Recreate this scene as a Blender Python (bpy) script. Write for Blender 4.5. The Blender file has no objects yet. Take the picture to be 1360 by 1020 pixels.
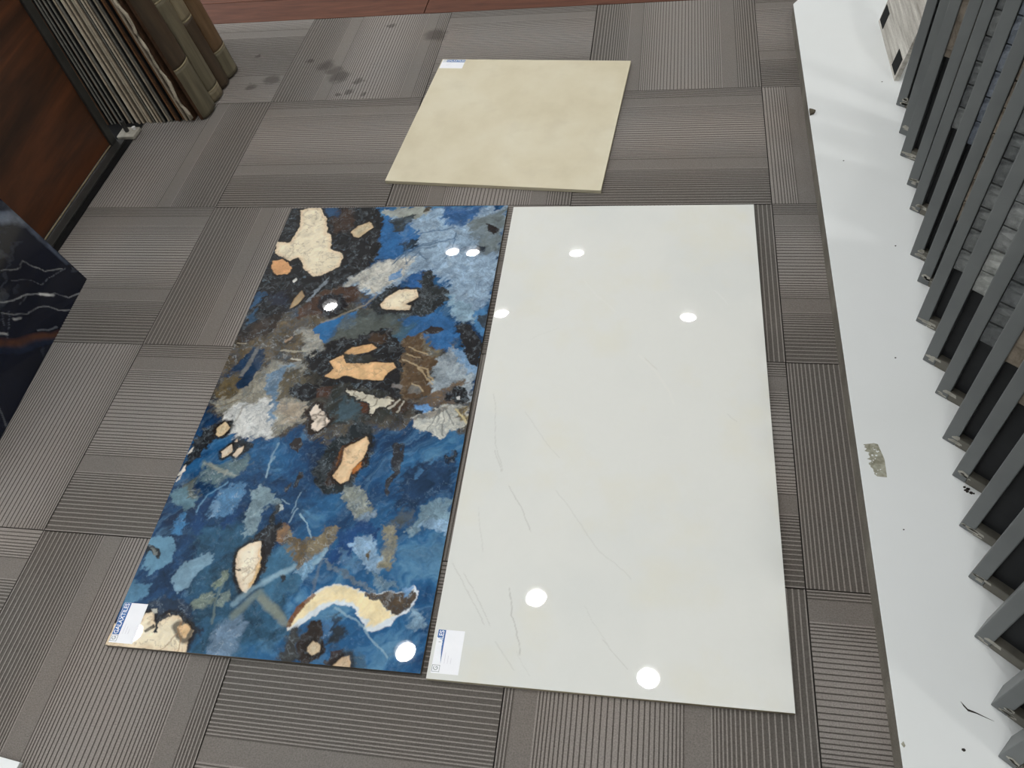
import bpy, bmesh, math, random
import numpy as np
from mathutils import Vector, Matrix
random.seed(7)
sc = bpy.context.scene
col = sc.collection
R = math.radians

# ------------------------------------------------------------ camera, world, exposure
cam_d = bpy.data.cameras.new('camera')
cam_d.sensor_width = 36.0
cam_d.lens = 36.0 * 1049.39 / 1360.0
cam_d.clip_start = 0.05
cam = bpy.data.objects.new('camera', cam_d)
col.objects.link(cam)
_rt = [[0.98343376, 0.13429922, -0.12174464], [0.03477833, -0.79894394, -0.60039908], [-0.17790027, 0.58621865, -0.79037914]]
_m = Matrix(((_rt[0][0], -_rt[1][0], -_rt[2][0]), (_rt[0][1], -_rt[1][1], -_rt[2][1]), (_rt[0][2], -_rt[1][2], -_rt[2][2])))
cam.matrix_world = Matrix.Translation((1.23126, -2.08585, 1.35433)) @ _m.to_4x4()
sc.camera = cam

world = bpy.data.worlds.new('world')
sc.world = world
world.use_nodes = True
bg = world.node_tree.nodes['Background']
bg.inputs[0].default_value = (0.93, 0.97, 1.0, 1)
bg.inputs[1].default_value = 2.0
sc.view_settings.view_transform = 'Standard'
sc.view_settings.look = 'None'
sc.view_settings.gamma = 1.0
sc.view_settings.use_curve_mapping = False
sc.view_settings.exposure = 0.0
LAMP_STRENGTH = 320.0
LAMP_COLOR = (1.0, 0.99, 0.97, 1)

# ------------------------------------------------------------ helpers
def lin(c):
    return tuple(((v / 255) / 12.92 if v <= 10 else (((v / 255) + 0.055) / 1.055) ** 2.4) for v in c)

def link(o, parent=None):
    col.objects.link(o)
    if parent is not None:
        o.parent = parent
    return o

class MB:
    """collects shapes that become ONE mesh object"""
    def __init__(s):
        s.v, s.f, s.mi = [], [], []
    def box(s, x0, x1, y0, y1, z0, z1, mi=0, M=None):
        p = [(x0, y0, z0), (x1, y0, z0), (x1, y1, z0), (x0, y1, z0), (x0, y0, z1), (x1, y0, z1), (x1, y1, z1), (x0, y1, z1)]
        if M is not None:
            p = [tuple(M @ Vector(q)) for q in p]
        n = len(s.v); s.v += p
        for q in ((0, 3, 2, 1), (4, 5, 6, 7), (0, 1, 5, 4), (1, 2, 6, 5), (2, 3, 7, 6), (3, 0, 4, 7)):
            s.f.append(tuple(n + i for i in q)); s.mi.append(mi)
        return s
    def poly(s, pts, z0, z1, mi=0):
        """prism from a counter-clockwise outline"""
        n = len(s.v); k = len(pts)
        s.v += [(x, y, z0) for x, y in pts] + [(x, y, z1) for x, y in pts]
        s.f.append(tuple(n + i for i in reversed(range(k)))); s.mi.append(mi)
        s.f.append(tuple(n + k + i for i in range(k))); s.mi.append(mi)
        for i in range(k):
            j = (i + 1) % k
            s.f.append((n + i, n + j, n + k + j, n + k + i)); s.mi.append(mi)
        return s
    def tube(s, path, r, seg=10, mi=0, caps=True):
        rings = []
        path = [Vector(p) for p in path]
        for i, p in enumerate(path):
            t = (path[min(i + 1, len(path) - 1)] - path[max(i - 1, 0)]).normalized()
            a = t.cross(Vector((0, 0, 1)))
            if a.length < 1e-4: a = t.cross(Vector((0, 1, 0)))
            a.normalize(); b = t.cross(a)
            rr = r[i] if isinstance(r, (list, tuple)) else r
            rings.append(len(s.v))
            for k in range(seg):
                an = 2 * math.pi * k / seg
                s.v.append(tuple(p + a * (rr * math.cos(an)) + b * (rr * math.sin(an))))
        for i in range(len(rings) - 1):
            for k in range(seg):
                l = (k + 1) % seg
                s.f.append((rings[i] + k, rings[i] + l, rings[i + 1] + l, rings[i + 1] + k)); s.mi.append(mi)
        if caps:
            s.f.append(tuple(rings[0] + k for k in reversed(range(seg)))); s.mi.append(mi)
            s.f.append(tuple(rings[-1] + k for k in range(seg))); s.mi.append(mi)
        return s
    def mesh(s, name, mats, bevel=0.0, smooth=False):
        me = bpy.data.meshes.new(name)
        me.from_pydata(s.v, [], s.f)
        for m in (mats if isinstance(mats, (list, tuple)) else [mats]):
            me.materials.append(m)
        me.polygons.foreach_set('material_index', s.mi)
        bm = bmesh.new(); bm.from_mesh(me)
        if bevel > 0:
            bmesh.ops.bevel(bm, geom=[e for e in bm.edges if e.calc_face_angle(0) > 0.6], offset=bevel, segments=2, profile=0.6, affect='EDGES', clamp_overlap=True)
        bmesh.ops.recalc_face_normals(bm, faces=bm.faces)
        bm.to_mesh(me); bm.free()
        if smooth:
            me.polygons.foreach_set('use_smooth', [True] * len(me.polygons))
        return me
    def build(s, name, mats, parent=None, bevel=0.0, smooth=False):
        return link(bpy.data.objects.new(name, s.mesh(name, mats, bevel, smooth)), parent)

def tag(o, label=None, cat=None, group=None, kind=None):
    if label: o['label'] = label
    if cat: o['category'] = cat
    if group: o['group'] = group
    if kind: o['kind'] = kind
    return o

def empty(name, loc, label, cat, group=None, M=None):
    o = bpy.data.objects.new(name, None)
    o.empty_display_size = 0.1
    col.objects.link(o)
    o.matrix_world = (Matrix.Translation(loc) @ M) if M is not None else Matrix.Translation(loc)
    return tag(o, label, cat, group)

def inst(name, me, parent, M=None):
    o = bpy.data.objects.new(name, me)
    link(o, parent)
    if M is not None: o.matrix_local = M
    return o

# ------------------------------------------------------------ materials (node based)
class NT:
    def __init__(s, name, rough=0.5, spec=0.5, metal=0.0):
        s.m = bpy.data.materials.new(name); s.m.use_nodes = True
        s.t = s.m.node_tree; s.b = s.t.nodes['Principled BSDF']
        s.b.inputs['Roughness'].default_value = rough
        s.b.inputs['Specular IOR Level'].default_value = spec
        s.b.inputs['Metallic'].default_value = metal
    def n(s, typ, **kw):
        nd = s.t.nodes.new(typ)
        for k, v in kw.items(): setattr(nd, k, v)
        return nd
    def l(s, a, b): s.t.links.new(a, b)
    def set(s, sock, v):
        if hasattr(v, 'links'): s.l(v, sock)
        else: sock.default_value = v
    def coord(s, which='Object', scale=(1, 1, 1), rot=(0, 0, 0)):
        c = s.n('ShaderNodeTexCoord'); mp = s.n('ShaderNodeMapping')
        mp.inputs['Scale'].default_value = scale; mp.inputs['Rotation'].default_value = rot
        s.l(c.outputs[which], mp.inputs['Vector']); return mp.outputs[0]
    def pos(s, scale=(1, 1, 1)):
        c = s.n('ShaderNodeNewGeometry'); mp = s.n('ShaderNodeMapping')
        mp.inputs['Scale'].default_value = scale
        s.l(c.outputs['Position'], mp.inputs['Vector']); return mp.outputs[0]
    def noise(s, vec, scale, detail=4, rough=0.55, dist=0.0):
        nd = s.n('ShaderNodeTexNoise')
        nd.inputs['Scale'].default_value = scale; nd.inputs['Detail'].default_value = detail
        nd.inputs['Roughness'].default_value = rough; nd.inputs['Distortion'].default_value = dist
        s.l(vec, nd.inputs['Vector']); return nd.outputs['Fac']
    def ramp(s, fac, stops, interp='LINEAR'):
        r = s.n('ShaderNodeValToRGB'); r.color_ramp.interpolation = interp
        e = r.color_ramp.elements
        while len(e) < len(stops): e.new(0.5)
        for k, (p, c) in zip(e, stops):
            k.position = p; k.color = (*c, 1) if len(c) == 3 else c
        s.set(r.inputs[0], fac); return r.outputs[0]
    def mix(s, fac, a, b, mode='MIX'):
        m = s.n('ShaderNodeMix', data_type='RGBA', blend_type=mode)
        s.set(m.inputs[0], fac)
        for sock, v in ((m.inputs[6], a), (m.inputs[7], b)):
            if hasattr(v, 'links'): s.l(v, sock)
            else: sock.default_value = (*v, 1)
        return m.outputs[2]
    def math(s, op, a, b=0.0, c=None, clamp=False):
        m = s.n('ShaderNodeMath', operation=op, use_clamp=clamp)
        s.set(m.inputs[0], a); s.set(m.inputs[1], b)
        if c is not None: s.set(m.inputs[2], c)
        return m.outputs[0]
    def attr(s, name):
        a = s.n('ShaderNodeAttribute'); a.attribute_name = name; return a
    def color(s, v):
        if hasattr(v, 'links'): s.l(v, s.b.inputs['Base Color'])
        else: s.b.inputs['Base Color'].default_value = (*v, 1)
        return s
    def bump(s, h, strength=0.3, dist=0.002):
        b = s.n('ShaderNodeBump'); b.inputs['Strength'].default_value = strength; b.inputs['Distance'].default_value = dist
        s.l(h, b.inputs['Height']); s.l(b.outputs[0], s.b.inputs['Normal']); return s

def mottled(name, c1, c2, scale=8, rough=0.5, spec=0.5, metal=0.0, bump=0.0, fine=0.0, bd=0.002, space='Object', stretch=(1, 1, 1)):
    t = NT(name, rough, spec, metal)
    v = t.coord(space, stretch)
    n = t.noise(v, scale, 5)
    c = t.ramp(n, [(0.3, lin(c1)), (0.7, lin(c2))])
    if fine > 0:
        f = t.noise(v, scale * 22, 2)
        c = t.mix(fine, c, t.ramp(f, [(0.3, (0, 0, 0)), (0.7, (1, 1, 1))]), 'OVERLAY')
    t.color(c)
    if bump > 0: t.bump(t.noise(v, scale * 10, 4), bump, bd)
    return t.m

def carpet_mat():
    t = NT('carpet_pile', 0.95, 0.1)
    a = t.attr('strand').outputs['Fac']
    g = t.pos()
    base = t.mix(a, lin((96, 93, 89)), lin((140, 136, 132)))
    fuzz = t.noise(g, 420, 3, 0.7)
    base = t.mix(0.38, base, t.ramp(fuzz, [(0.25, (0.12, 0.12, 0.12)), (0.75, (0.9, 0.9, 0.9))]), 'OVERLAY')
    big = t.noise(g, 2.2, 4)
    base = t.mix(t.ramp(big, [(0.35, (0, 0, 0)), (0.75, (1, 1, 1))]), base, t.mix(1.0, base, (1.06, 0.99, 0.94), 'MULTIPLY'))
    # spilled, trodden spots near the back left corner
    wob = t.n('ShaderNodeTexNoise'); wob.inputs['Scale'].default_value = 26; wob.inputs['Detail'].default_value = 4
    t.l(g, wob.inputs['Vector'])
    off = t.n('ShaderNodeVectorMath', operation='MULTIPLY_ADD')
    t.l(wob.outputs['Color'], off.inputs[0]); off.inputs[1].default_value = (0.05, 0.05, 0); off.inputs[2].default_value = (-0.025, -0.025, 0)
    gp = t.n('ShaderNodeVectorMath', operation='ADD'); t.l(g, gp.inputs[0]); t.l(off.outputs[0], gp.inputs[1])
    spots = None
    for x, y, r in STAINS:
        d = t.n('ShaderNodeVectorMath', operation='DISTANCE')
        t.l(gp.outputs[0], d.inputs[0]); d.inputs[1].default_value = (x, y, 0)
        m = t.n('ShaderNodeMapRange', interpolation_type='SMOOTHSTEP')
        t.l(d.outputs['Value'], m.inputs[0]); m.inputs[1].default_value = r; m.inputs[2].default_value = r * 0.4; m.inputs[3].default_value = 0; m.inputs[4].default_value = 1
        spots = m.outputs[0] if spots is None else t.math('MAXIMUM', spots, m.outputs[0])
    base = t.mix(t.math('MULTIPLY', spots, 0.5), base, lin((48, 43, 40)))
    t.color(base)
    t.bump(fuzz, 0.5, 0.003)
    return t.m

STAINS = [(0.165, 0.165, 0.035), (0.19, 0.13, 0.045), (0.13, 0.2, 0.04), (0.27, 0.1, 0.02), (0.25, 0.045, 0.018), (0.3, 0.03, 0.015), (-0.04, 0.13, 0.035), (-0.1, 0.09, 0.025), (0.06, 0.23, 0.02), (0.22, 0.03, 0.012), (0.47, 0.36, 0.05), (0.30, 0.43, 0.02), (-0.14, 0.27, 0.014)]

def wood_mat(name, c, rough=0.35, scale=1.0, axis='y', spec=0.5):
    t = NT(name, rough, spec)
    st = (9, 1.1, 9) if axis == 'y' else ((1.1, 9, 9) if axis == 'x' else (9, 9, 1.1))
    v = t.coord('Object', tuple(k * scale for k in st))
    n1 = t.noise(v, 1.4, 6, 0.6, 1.6)
    n2 = t.noise(v, 9, 4, 0.6, 0.4)
    cc = t.ramp(n1, [(0.25, lin(c[0])), (0.45, lin(c[1])), (0.58, lin(c[2])), (0.75, lin(c[3]))])
    cc = t.mix(0.25, cc, t.ramp(n2, [(0.3, (0.1, 0.1, 0.1)), (0.7, (0.9, 0.9, 0.9))]), 'OVERLAY')
    t.color(cc)
    return t.m

def stone_mat(name, c1, c2):
    t = NT(name, 0.8, 0.3)
    v = t.coord('Object', (1, 1, 1))
    oi = t.n('ShaderNodeObjectInfo')
    n = t.noise(v, 34, 6, 0.65, 0.6)
    c = t.ramp(n, [(0.3, lin(c1)), (0.7, lin(c2))])
    c = t.mix(1.0, c, t.ramp(oi.outputs['Random'], [(0, (0.72, 0.72, 0.74)), (1, (1.15, 1.13, 1.1))]), 'MULTIPLY')
    t.color(c); t.bump(n, 0.8, 0.006)
    return t.m

def vcol_mat(name, rough, spec=0.5, grain=0.25, gscale=90, coat=0.0):
    t = NT(name, rough, spec)
    a = t.attr('print').outputs['Color']
    v = t.coord('Object')
    g = t.noise(v, gscale, 6, 0.7, 0.5)
    c = t.mix(grain, a, t.ramp(g, [(0.3, (0.15, 0.15, 0.15)), (0.7, (0.85, 0.85, 0.85))]), 'OVERLAY')
    t.color(c)
    return t.m

def lamp_mat():
    t = NT('lamp_glow', 0.5)
    t.color((1, 1, 1))
    t.b.inputs['Emission Color'].default_value = LAMP_COLOR
    t.b.inputs['Emission Strength'].default_value = LAMP_STRENGTH
    return t.m

M = {}
M['carpet'] = carpet_mat()
M['underlay'] = mottled('dark_underlay', (38, 36, 34), (52, 49, 46), 12, 0.95)
M['ceiling'] = mottled('white_ceiling', (228, 229, 228), (236, 236, 235), 3, 0.9)
M['wall'] = mottled('painted_wall', (206, 206, 202), (216, 216, 212), 3, 0.85)
M['lamp'] = lamp_mat()
M['trim_white'] = mottled('white_trim', (225, 225, 225), (235, 235, 235), 6, 0.4)
M['floor_wood'] = wood_mat('brown_wood_plank', ((70, 42, 31), (88, 53, 39), (98, 61, 45), (80, 48, 35)), 0.6, 1.0, 'x', 0.2)
M['panel_wood'] = wood_mat('red_brown_wood_tile', ((34, 26, 21), (68, 42, 27), (98, 57, 34), (50, 35, 26)), 0.35, 0.45, 'y')
M['laminate'] = mottled('white_laminate', (226, 229, 228), (232, 235, 235), 2.5, 0.45, 0.4)
M['platform_side'] = mottled('worn_grey_edge', (96, 91, 82), (128, 122, 112), 14, 0.7, 0.3, fine=0.2)
M['frame'] = mottled('grey_painted_steel', (95, 98, 98), (107, 110, 109), 9, 0.42, 0.4)
M['frame_dusty'] = mottled('dusty_grey_steel', (84, 82, 75), (110, 106, 96), 26, 0.55, 0.35)
M['frame_worn'] = mottled('scuffed_bare_steel', (140, 137, 127), (186, 182, 170), 60, 0.55, 0.4)
M['black_board'] = mottled('black_backing', (22, 23, 25), (32, 33, 35), 20, 0.6, 0.3)
M['black'] = mottled('matt_black', (13, 13, 14), (20, 20, 20), 20, 0.8, 0.2)
M['steel'] = mottled('dark_steel', (58, 58, 56), (72, 72, 70), 18, 0.4, 0.5, 0.4)
M['gold'] = mottled('pale_metal_trim', (176, 156, 122), (196, 178, 146), 30, 0.3, 0.5, 0.5)
M['paper'] = mottled('white_paper', (236, 238, 243), (242, 243, 247), 20, 0.35, 0.5)
M['ink_blue'] = mottled('printed_blue', (32, 84, 150), (44, 102, 168), 40, 0.35, 0.5)
M['ink_white'] = mottled('printed_white', (236, 241, 246), (242, 246, 250), 40, 0.35)
M['ink_grey'] = mottled('printed_grey', (120, 130, 130), (146, 154, 152), 60, 0.4)
M['residue'] = mottled('tape_residue', (128, 126, 108), (178, 177, 162), 130, 0.8, 0.2, fine=0.3)
M['dirt'] = mottled('dark_dirt', (40, 38, 36), (66, 62, 58), 60, 0.9, 0.1)
M['travertine'] = mottled('streaked_travertine', (138, 132, 122), (206, 202, 193), 5, 0.5, 0.4, fine=0.25, stretch=(4, 1.0, 16))
M['tile_body'] = mottled('fired_tile_body', (176, 166, 140), (192, 182, 156), 20, 0.8, 0.3)
M['tile_body_dark'] = mottled('grey_tile_body', (104, 96, 84), (122, 113, 100), 20, 0.8, 0.3)
STONES = [stone_mat('split_face_grey', (96, 98, 97), (166, 168, 164)), stone_mat('split_face_slate', (66, 71, 80), (124, 131, 140)), stone_mat('split_face_tan', (92, 82, 70), (150, 140, 126)), stone_mat('split_face_dark', (66, 68, 69), (122, 125, 124))]

# ------------------------------------------------------------ noise for the printed tiles
def vnoise(x, y, seed):
    r = np.random.RandomState(seed); g = r.rand(64, 64)
    xi = np.floor(x).astype(int); yi = np.floor(y).astype(int)
    fx = x - xi; fy = y - yi
    fx = fx * fx * (3 - 2 * fx); fy = fy * fy * (3 - 2 * fy)
    a = g[xi % 64, yi % 64]; b = g[(xi + 1) % 64, yi % 64]; c = g[xi % 64, (yi + 1) % 64]; d = g[(xi + 1) % 64, (yi + 1) % 64]
    return (a * (1 - fx) + b * fx) * (1 - fy) + (c * (1 - fx) + d * fx) * fy

def fbm(x, y, scale, seed, octv=5, gain=0.55):
    s = np.zeros_like(x); amp = 1.0; tot = 0.0
    for o in range(octv):
        s += amp * vnoise(x / scale * 2 ** o + 17.3 * o, y / scale * 2 ** o + 9.1 * o, seed + o)
        tot += amp; amp *= gain
    return s / tot

def ridge(x, y, scale, seed, sharp=14, octv=4):
    return np.clip(1 - np.abs(fbm(x, y, scale, seed, octv) - 0.5) * sharp, 0, 1)

def sdist(px, py, poly):
    """signed distance to a polygon, positive inside"""
    d2 = np.full(px.shape, 1e12); ins = np.zeros(px.shape, bool)
    n = len(poly)
    for i in range(n):
        x0, y0 = poly[i]; x1, y1 = poly[(i + 1) % n]
        ex, ey = x1 - x0, y1 - y0; L = ex * ex + ey * ey + 1e-9
        t = np.clip(((px - x0) * ex + (py - y0) * ey) / L, 0, 1)
        dx = px - x0 - t * ex; dy = py - y0 - t * ey
        d2 = np.minimum(d2, dx * dx + dy * dy)
        if y0 != y1:
            c = ((y0 > py) != (y1 > py)) & (px < (x1 - x0) * (py - y0) / (y1 - y0) + x0)
            ins ^= c
    d = np.sqrt(d2)
    return np.where(ins, d, -d)

def pdist(px, py, pts):
    d2 = np.full(px.shape, 1e12)
    for (x0, y0), (x1, y1) in zip(pts[:-1], pts[1:]):
        ex, ey = x1 - x0, y1 - y0; L = ex * ex + ey * ey + 1e-9
        t = np.clip(((px - x0) * ex + (py - y0) * ey) / L, 0, 1)
        d2 = np.minimum(d2, (px - x0 - t * ex) ** 2 + (py - y0 - t * ey) ** 2)
    return np.sqrt(d2)

def put(C, sl, w, c):
    C[sl] = C[sl] * (1 - w[..., None]) + c * w[..., None]

def paint_blue(U, V):
    L3 = lambda c: np.array(lin(c))
    wx = (fbm(U, V, 120, 1) - 0.5) * 160; wy = (fbm(U, V, 120, 11) - 0.5) * 160
    a = 0.78                                     # the stone's flow runs up to the right
    s = (U * math.cos(a) - V * math.sin(a)); q = (U * math.sin(a) + V * math.cos(a))
    n = fbm((s + wx) * 0.45, q + wy, 70, 21, 6, 0.6)
    n = np.clip((n - 0.28) / 0.44, 0, 1)
    st = np.array([L3((17, 42, 72)), L3((25, 62, 100)), L3((31, 80, 124)), L3((44, 98, 142)), L3((86, 132, 166))])
    f = n * 4; i = np.clip(f.astype(int), 0, 3); fr = (f - i)[..., None]
    C = st[i] * (1 - fr) + st[i + 1] * fr
    fl = fbm((s + wx * 1.2) * 0.2, (q + wy * 1.2) * 1.0 * 0 + (s + wx) * 0.02 + (q + wy) * 0.9, 15, 31, 5, 0.7)   # fine streaks along the flow
    fl = np.clip((fl - 0.52) * 4, 0, 1)[..., None]
    C = C * (1 - 0.32 * fl) + L3((108, 152, 184)) * 0.32 * fl
    dk = np.clip((fbm((s + wx) * 0.3, q + wy, 26, 35, 5, 0.65) - 0.54) * 5, 0, 1)[..., None]
    C = C * (1 - 0.4 * dk) + L3((18, 40, 68)) * 0.4 * dk
    f1 = (fbm(U, V, 9, 141, 3, 0.6) - 0.5) * 2; f2 = (fbm(U, V, 9, 151, 3, 0.6) - 0.5) * 2
    w1 = (fbm(U, V, 26, 41, 5, 0.62) - 0.5) * 2; w2 = (fbm(U, V, 26, 51, 5, 0.62) - 0.5) * 2
    rg = ridge(U + w1 * 14, V + w2 * 14, 30, 61, 16, 5)
    rg3 = ridge(U + f1 * 6 + w1 * 8, V + f2 * 6 + w2 * 8, 17, 201, 30, 3)
    cr = np.maximum(ridge(s * 0.5 + w1 * 10, q + w2 * 10, 15, 211, 34, 3), ridge(s + w1 * 10, q * 0.55 + w2 * 10, 19, 221, 34, 3))
    fs = (fbm(s * 0.16 + w1 * 4, q + w2 * 6, 9, 231, 4, 0.65) - 0.5) * 2
    rg2 = ridge(U + w1 * 10, V + w2 * 10, 14, 71, 11, 4)
    tex = (fbm(U + w1 * 16, V + w2 * 16, 20, 81, 5, 0.65) - 0.5) * 2
    for kind, c, soft, warp, amp, poly in LAYERS:
        m = soft + warp * 1.6 + 8
        xs = [p[0] for p in poly]; ys = [p[1] for p in poly]
        u0, u1 = np.searchsorted(U[0], [min(xs) - m, max(xs) + m]); v0, v1 = np.searchsorted(V[:, 0], [min(ys) - m, max(ys) + m])
        if u1 <= u0 or v1 <= v0: continue
        sl = (slice(v0, v1), slice(u0, u1))
        u, v = U[sl], V[sl]
        if kind in 'pc':                               # feathered along the flow
            D = fs[sl] * min(soft, 13) * 1.7
            u = u + math.cos(a) * D; v = v - math.sin(a) * D
        d = sdist(u + w1[sl] * warp * 1.7 + f1[sl] * min(warp, 9) * 0.9, v + w2[sl] * warp * 1.7 + f2[sl] * min(warp, 9) * 0.9, poly) + 1.0
        w = np.clip(d / soft + 0.5, 0, 1); w = w * w * (3 - 2 * w)
        cc = L3(c) * (1 + tex[sl] * amp * 2.6)[..., None]
        if kind in 'pcv':                              # clouds of neighbouring tones inside the field
            t2 = np.clip((fbm(u + w1[sl] * 30, v + w2[sl] * 30, 34, 400 + len(poly) * 3, 5, 0.65) - 0.5) * 3, -1, 1)[..., None] * amp * 2.0
            cc = np.where(t2 > 0, cc * (1 - t2) + C[sl] * t2, cc * (1 + t2 * 0.7))
        if kind == 'c':
            k = rg[sl][..., None] * 0.36 + rg2[sl][..., None] * 0.16
            k = np.maximum(k, cr[sl][..., None] * 0.42)
            cc = cc * (1 - k) + L3((58, 76, 94)) * k
            k = rg3[sl][..., None] * 0.30 * np.clip(fs[sl] * 2 + .6, 0, 1)[..., None]
            cc = cc * (1 - k) + L3((205, 214, 216)) * k
        elif kind == 'v':
            k = rg[sl][..., None] * 0.25
            cc = cc * (1 - k) + L3((150, 130, 100)) * k
        elif kind == 'b':
            k = rg3[sl][..., None] * 0.5 * np.clip(0.5 + tex[sl] * 2.5, 0, 1)[..., None] + rg[sl][..., None] * 0.14
            cc = cc * (1 - k) + L3((124, 132, 138)) * k
        elif kind == 'k':                              # clustered knobbly stones
            o = np.clip((d + soft + 6) / 5, 0, 1) * np.clip(1.6 - w * 1.6, 0, 1)
            put(C, sl, o * 0.8, L3((36, 30, 27)))
            k = np.clip(ridge(u + f1[sl] * 5, v + f2[sl] * 5, 22, 191, 9, 2) * 1.3 - 0.3, 0, 1)[..., None] * 0.8
            cc = cc * (1 - k) + L3((74, 62, 50)) * k
        elif kind == 's':
            o = np.clip((d + soft + 7) / 5, 0, 1) * np.clip(1.6 - w * 1.6, 0, 1)     # dark rim round the stone
            put(C, sl, o * 0.8, L3((32, 27, 24)))
            k = np.clip(rg[sl] * 1.6 - 0.75, 0, 1)[..., None] * 0.55 + np.clip(-fs[sl] - .35, 0, 1)[..., None] * 0.12
            cc = cc * (1 - k) + L3((120, 92, 64)) * k
            e = np.clip(1 - d / 14, 0, 1)[..., None] * 0.35
            cc = cc * (1 - e) + L3((206, 160, 112)) * e
        put(C, sl, w, cc)
    for c, wd, al, pts in VEINS:
        m = wd * 3 + 12
        xs = [p[0] for p in pts]; ys = [p[1] for p in pts]
        u0, u1 = np.searchsorted(U[0], [min(xs) - m, max(xs) + m]); v0, v1 = np.searchsorted(V[:, 0], [min(ys) - m, max(ys) + m])
        if u1 <= u0 or v1 <= v0: continue
        sl = (slice(v0, v1), slice(u0, u1))
        d = pdist(U[sl] + w1[sl] * 7, V[sl] + w2[sl] * 7, pts)
        put(C, sl, np.clip(1.5 - d / wd, 0, 1) * al, L3(c))
    k = (rg2 * rg)[..., None] * 0.10
    C = C * (1 - k) + L3((160, 182, 196)) * k
    lum = C.mean(-1, keepdims=True)
    k = (rg3 * np.clip(fs * 1.5 + .2, 0, 1))[..., None] * 0.28 * np.clip(1 - lum * 4, 0, 1)
    C = C * (1 - k) + L3((140, 176, 200)) * k
    return np.clip(C * (1 + tex[..., None] * 0.10 + fs[..., None] * 0.10), 0.004, 0.9)

def paint_cream(U, V):
    L3 = lambda c: np.array(lin(c))
    n = fbm(U, V, 230, 5, 4); n2 = fbm(U + 900, V, 90, 15, 5)
    k = np.clip((n - 0.45) * 3, 0, 1)[..., None]; k2 = np.clip((n2 - 0.52) * 3.5, 0, 1)[..., None]
    C = L3((225, 226, 221)) * (1 - k) + L3((220, 222, 218)) * k
    C = C * (1 - 0.5 * k2) + L3((225, 223, 209)) * 0.5 * k2
    w1 = (fbm(U, V, 40, 41) - 0.5) * 12; w2 = (fbm(U, V, 40, 51) - 0.5) * 12
    for c, wd, al, pts in HAIRLINES:
        d = pdist(U + w1, V + w2, pts)
        w = np.clip(1.4 - d / (wd * .8), 0, 1) * al * .62
        C = C * (1 - w[..., None]) + L3(c) * w[..., None]
    return C

def printed_slab(name, w, h, th, nu, nv, painter, mat_top, mat_body, parent):
    """tile body whose top face is a fine grid carrying the printed pattern"""
    us = np.linspace(0, w * 1000, nu + 1); vs = np.linspace(0, h * 1000, nv + 1)
    U, V = np.meshgrid(us, vs)
    C = painter(U, V)
    n = (nu + 1) * (nv + 1)
    co = np.zeros((n + 8, 3))
    co[:n, 0] = (U / 1000 - w / 2).ravel(); co[:n, 1] = (h / 2 - V / 1000).ravel(); co[:n, 2] = th
    i = np.arange(nu)[None, :] + np.arange(nv)[:, None] * (nu + 1)
    q = np.stack([i, i + nu + 1, i + nu + 2, i + 1], -1).reshape(-1, 4)
    e = 0.0006
    x0, x1, y0, y1 = -w / 2, w / 2, -h / 2, h / 2
    co[n:] = [(x0, y0, th), (x1, y0, th), (x1, y1, th), (x0, y1, th), (x0, y0, 0), (x1, y0, 0), (x1, y1, 0), (x0, y1, 0)]
    sides = np.array([[0, 4, 5, 1], [1, 5, 6, 2], [2, 6, 7, 3], [3, 7, 4, 0], [4, 7, 6, 5]]) + n
    F = np.concatenate([q, sides])
    me = bpy.data.meshes.new(name)
    me.vertices.add(n + 8); me.vertices.foreach_set('co', co.ravel())
    me.loops.add(F.size); me.loops.foreach_set('vertex_index', F.ravel().astype(np.int32))
    me.polygons.add(len(F)); me.polygons.foreach_set('loop_start', np.arange(0, F.size, 4, dtype=np.int32))
    me.materials.append(mat_top); me.materials.append(mat_body)
    mi = np.zeros(len(F), np.int32); mi[len(q):] = 1
    me.update(calc_edges=True)
    me.polygons.foreach_set('material_index', mi)
    at = me.color_attributes.new('print', 'FLOAT_COLOR', 'POINT')
    cc = np.ones((n + 8, 4)); cc[:n, :3] = C.reshape(-1, 3); cc[n:, :3] = 0.4
    at.data.foreach_set('color', cc.ravel().astype(np.float32))
    me.validate()
    return link(bpy.data.objects.new(name, me), parent)

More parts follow.
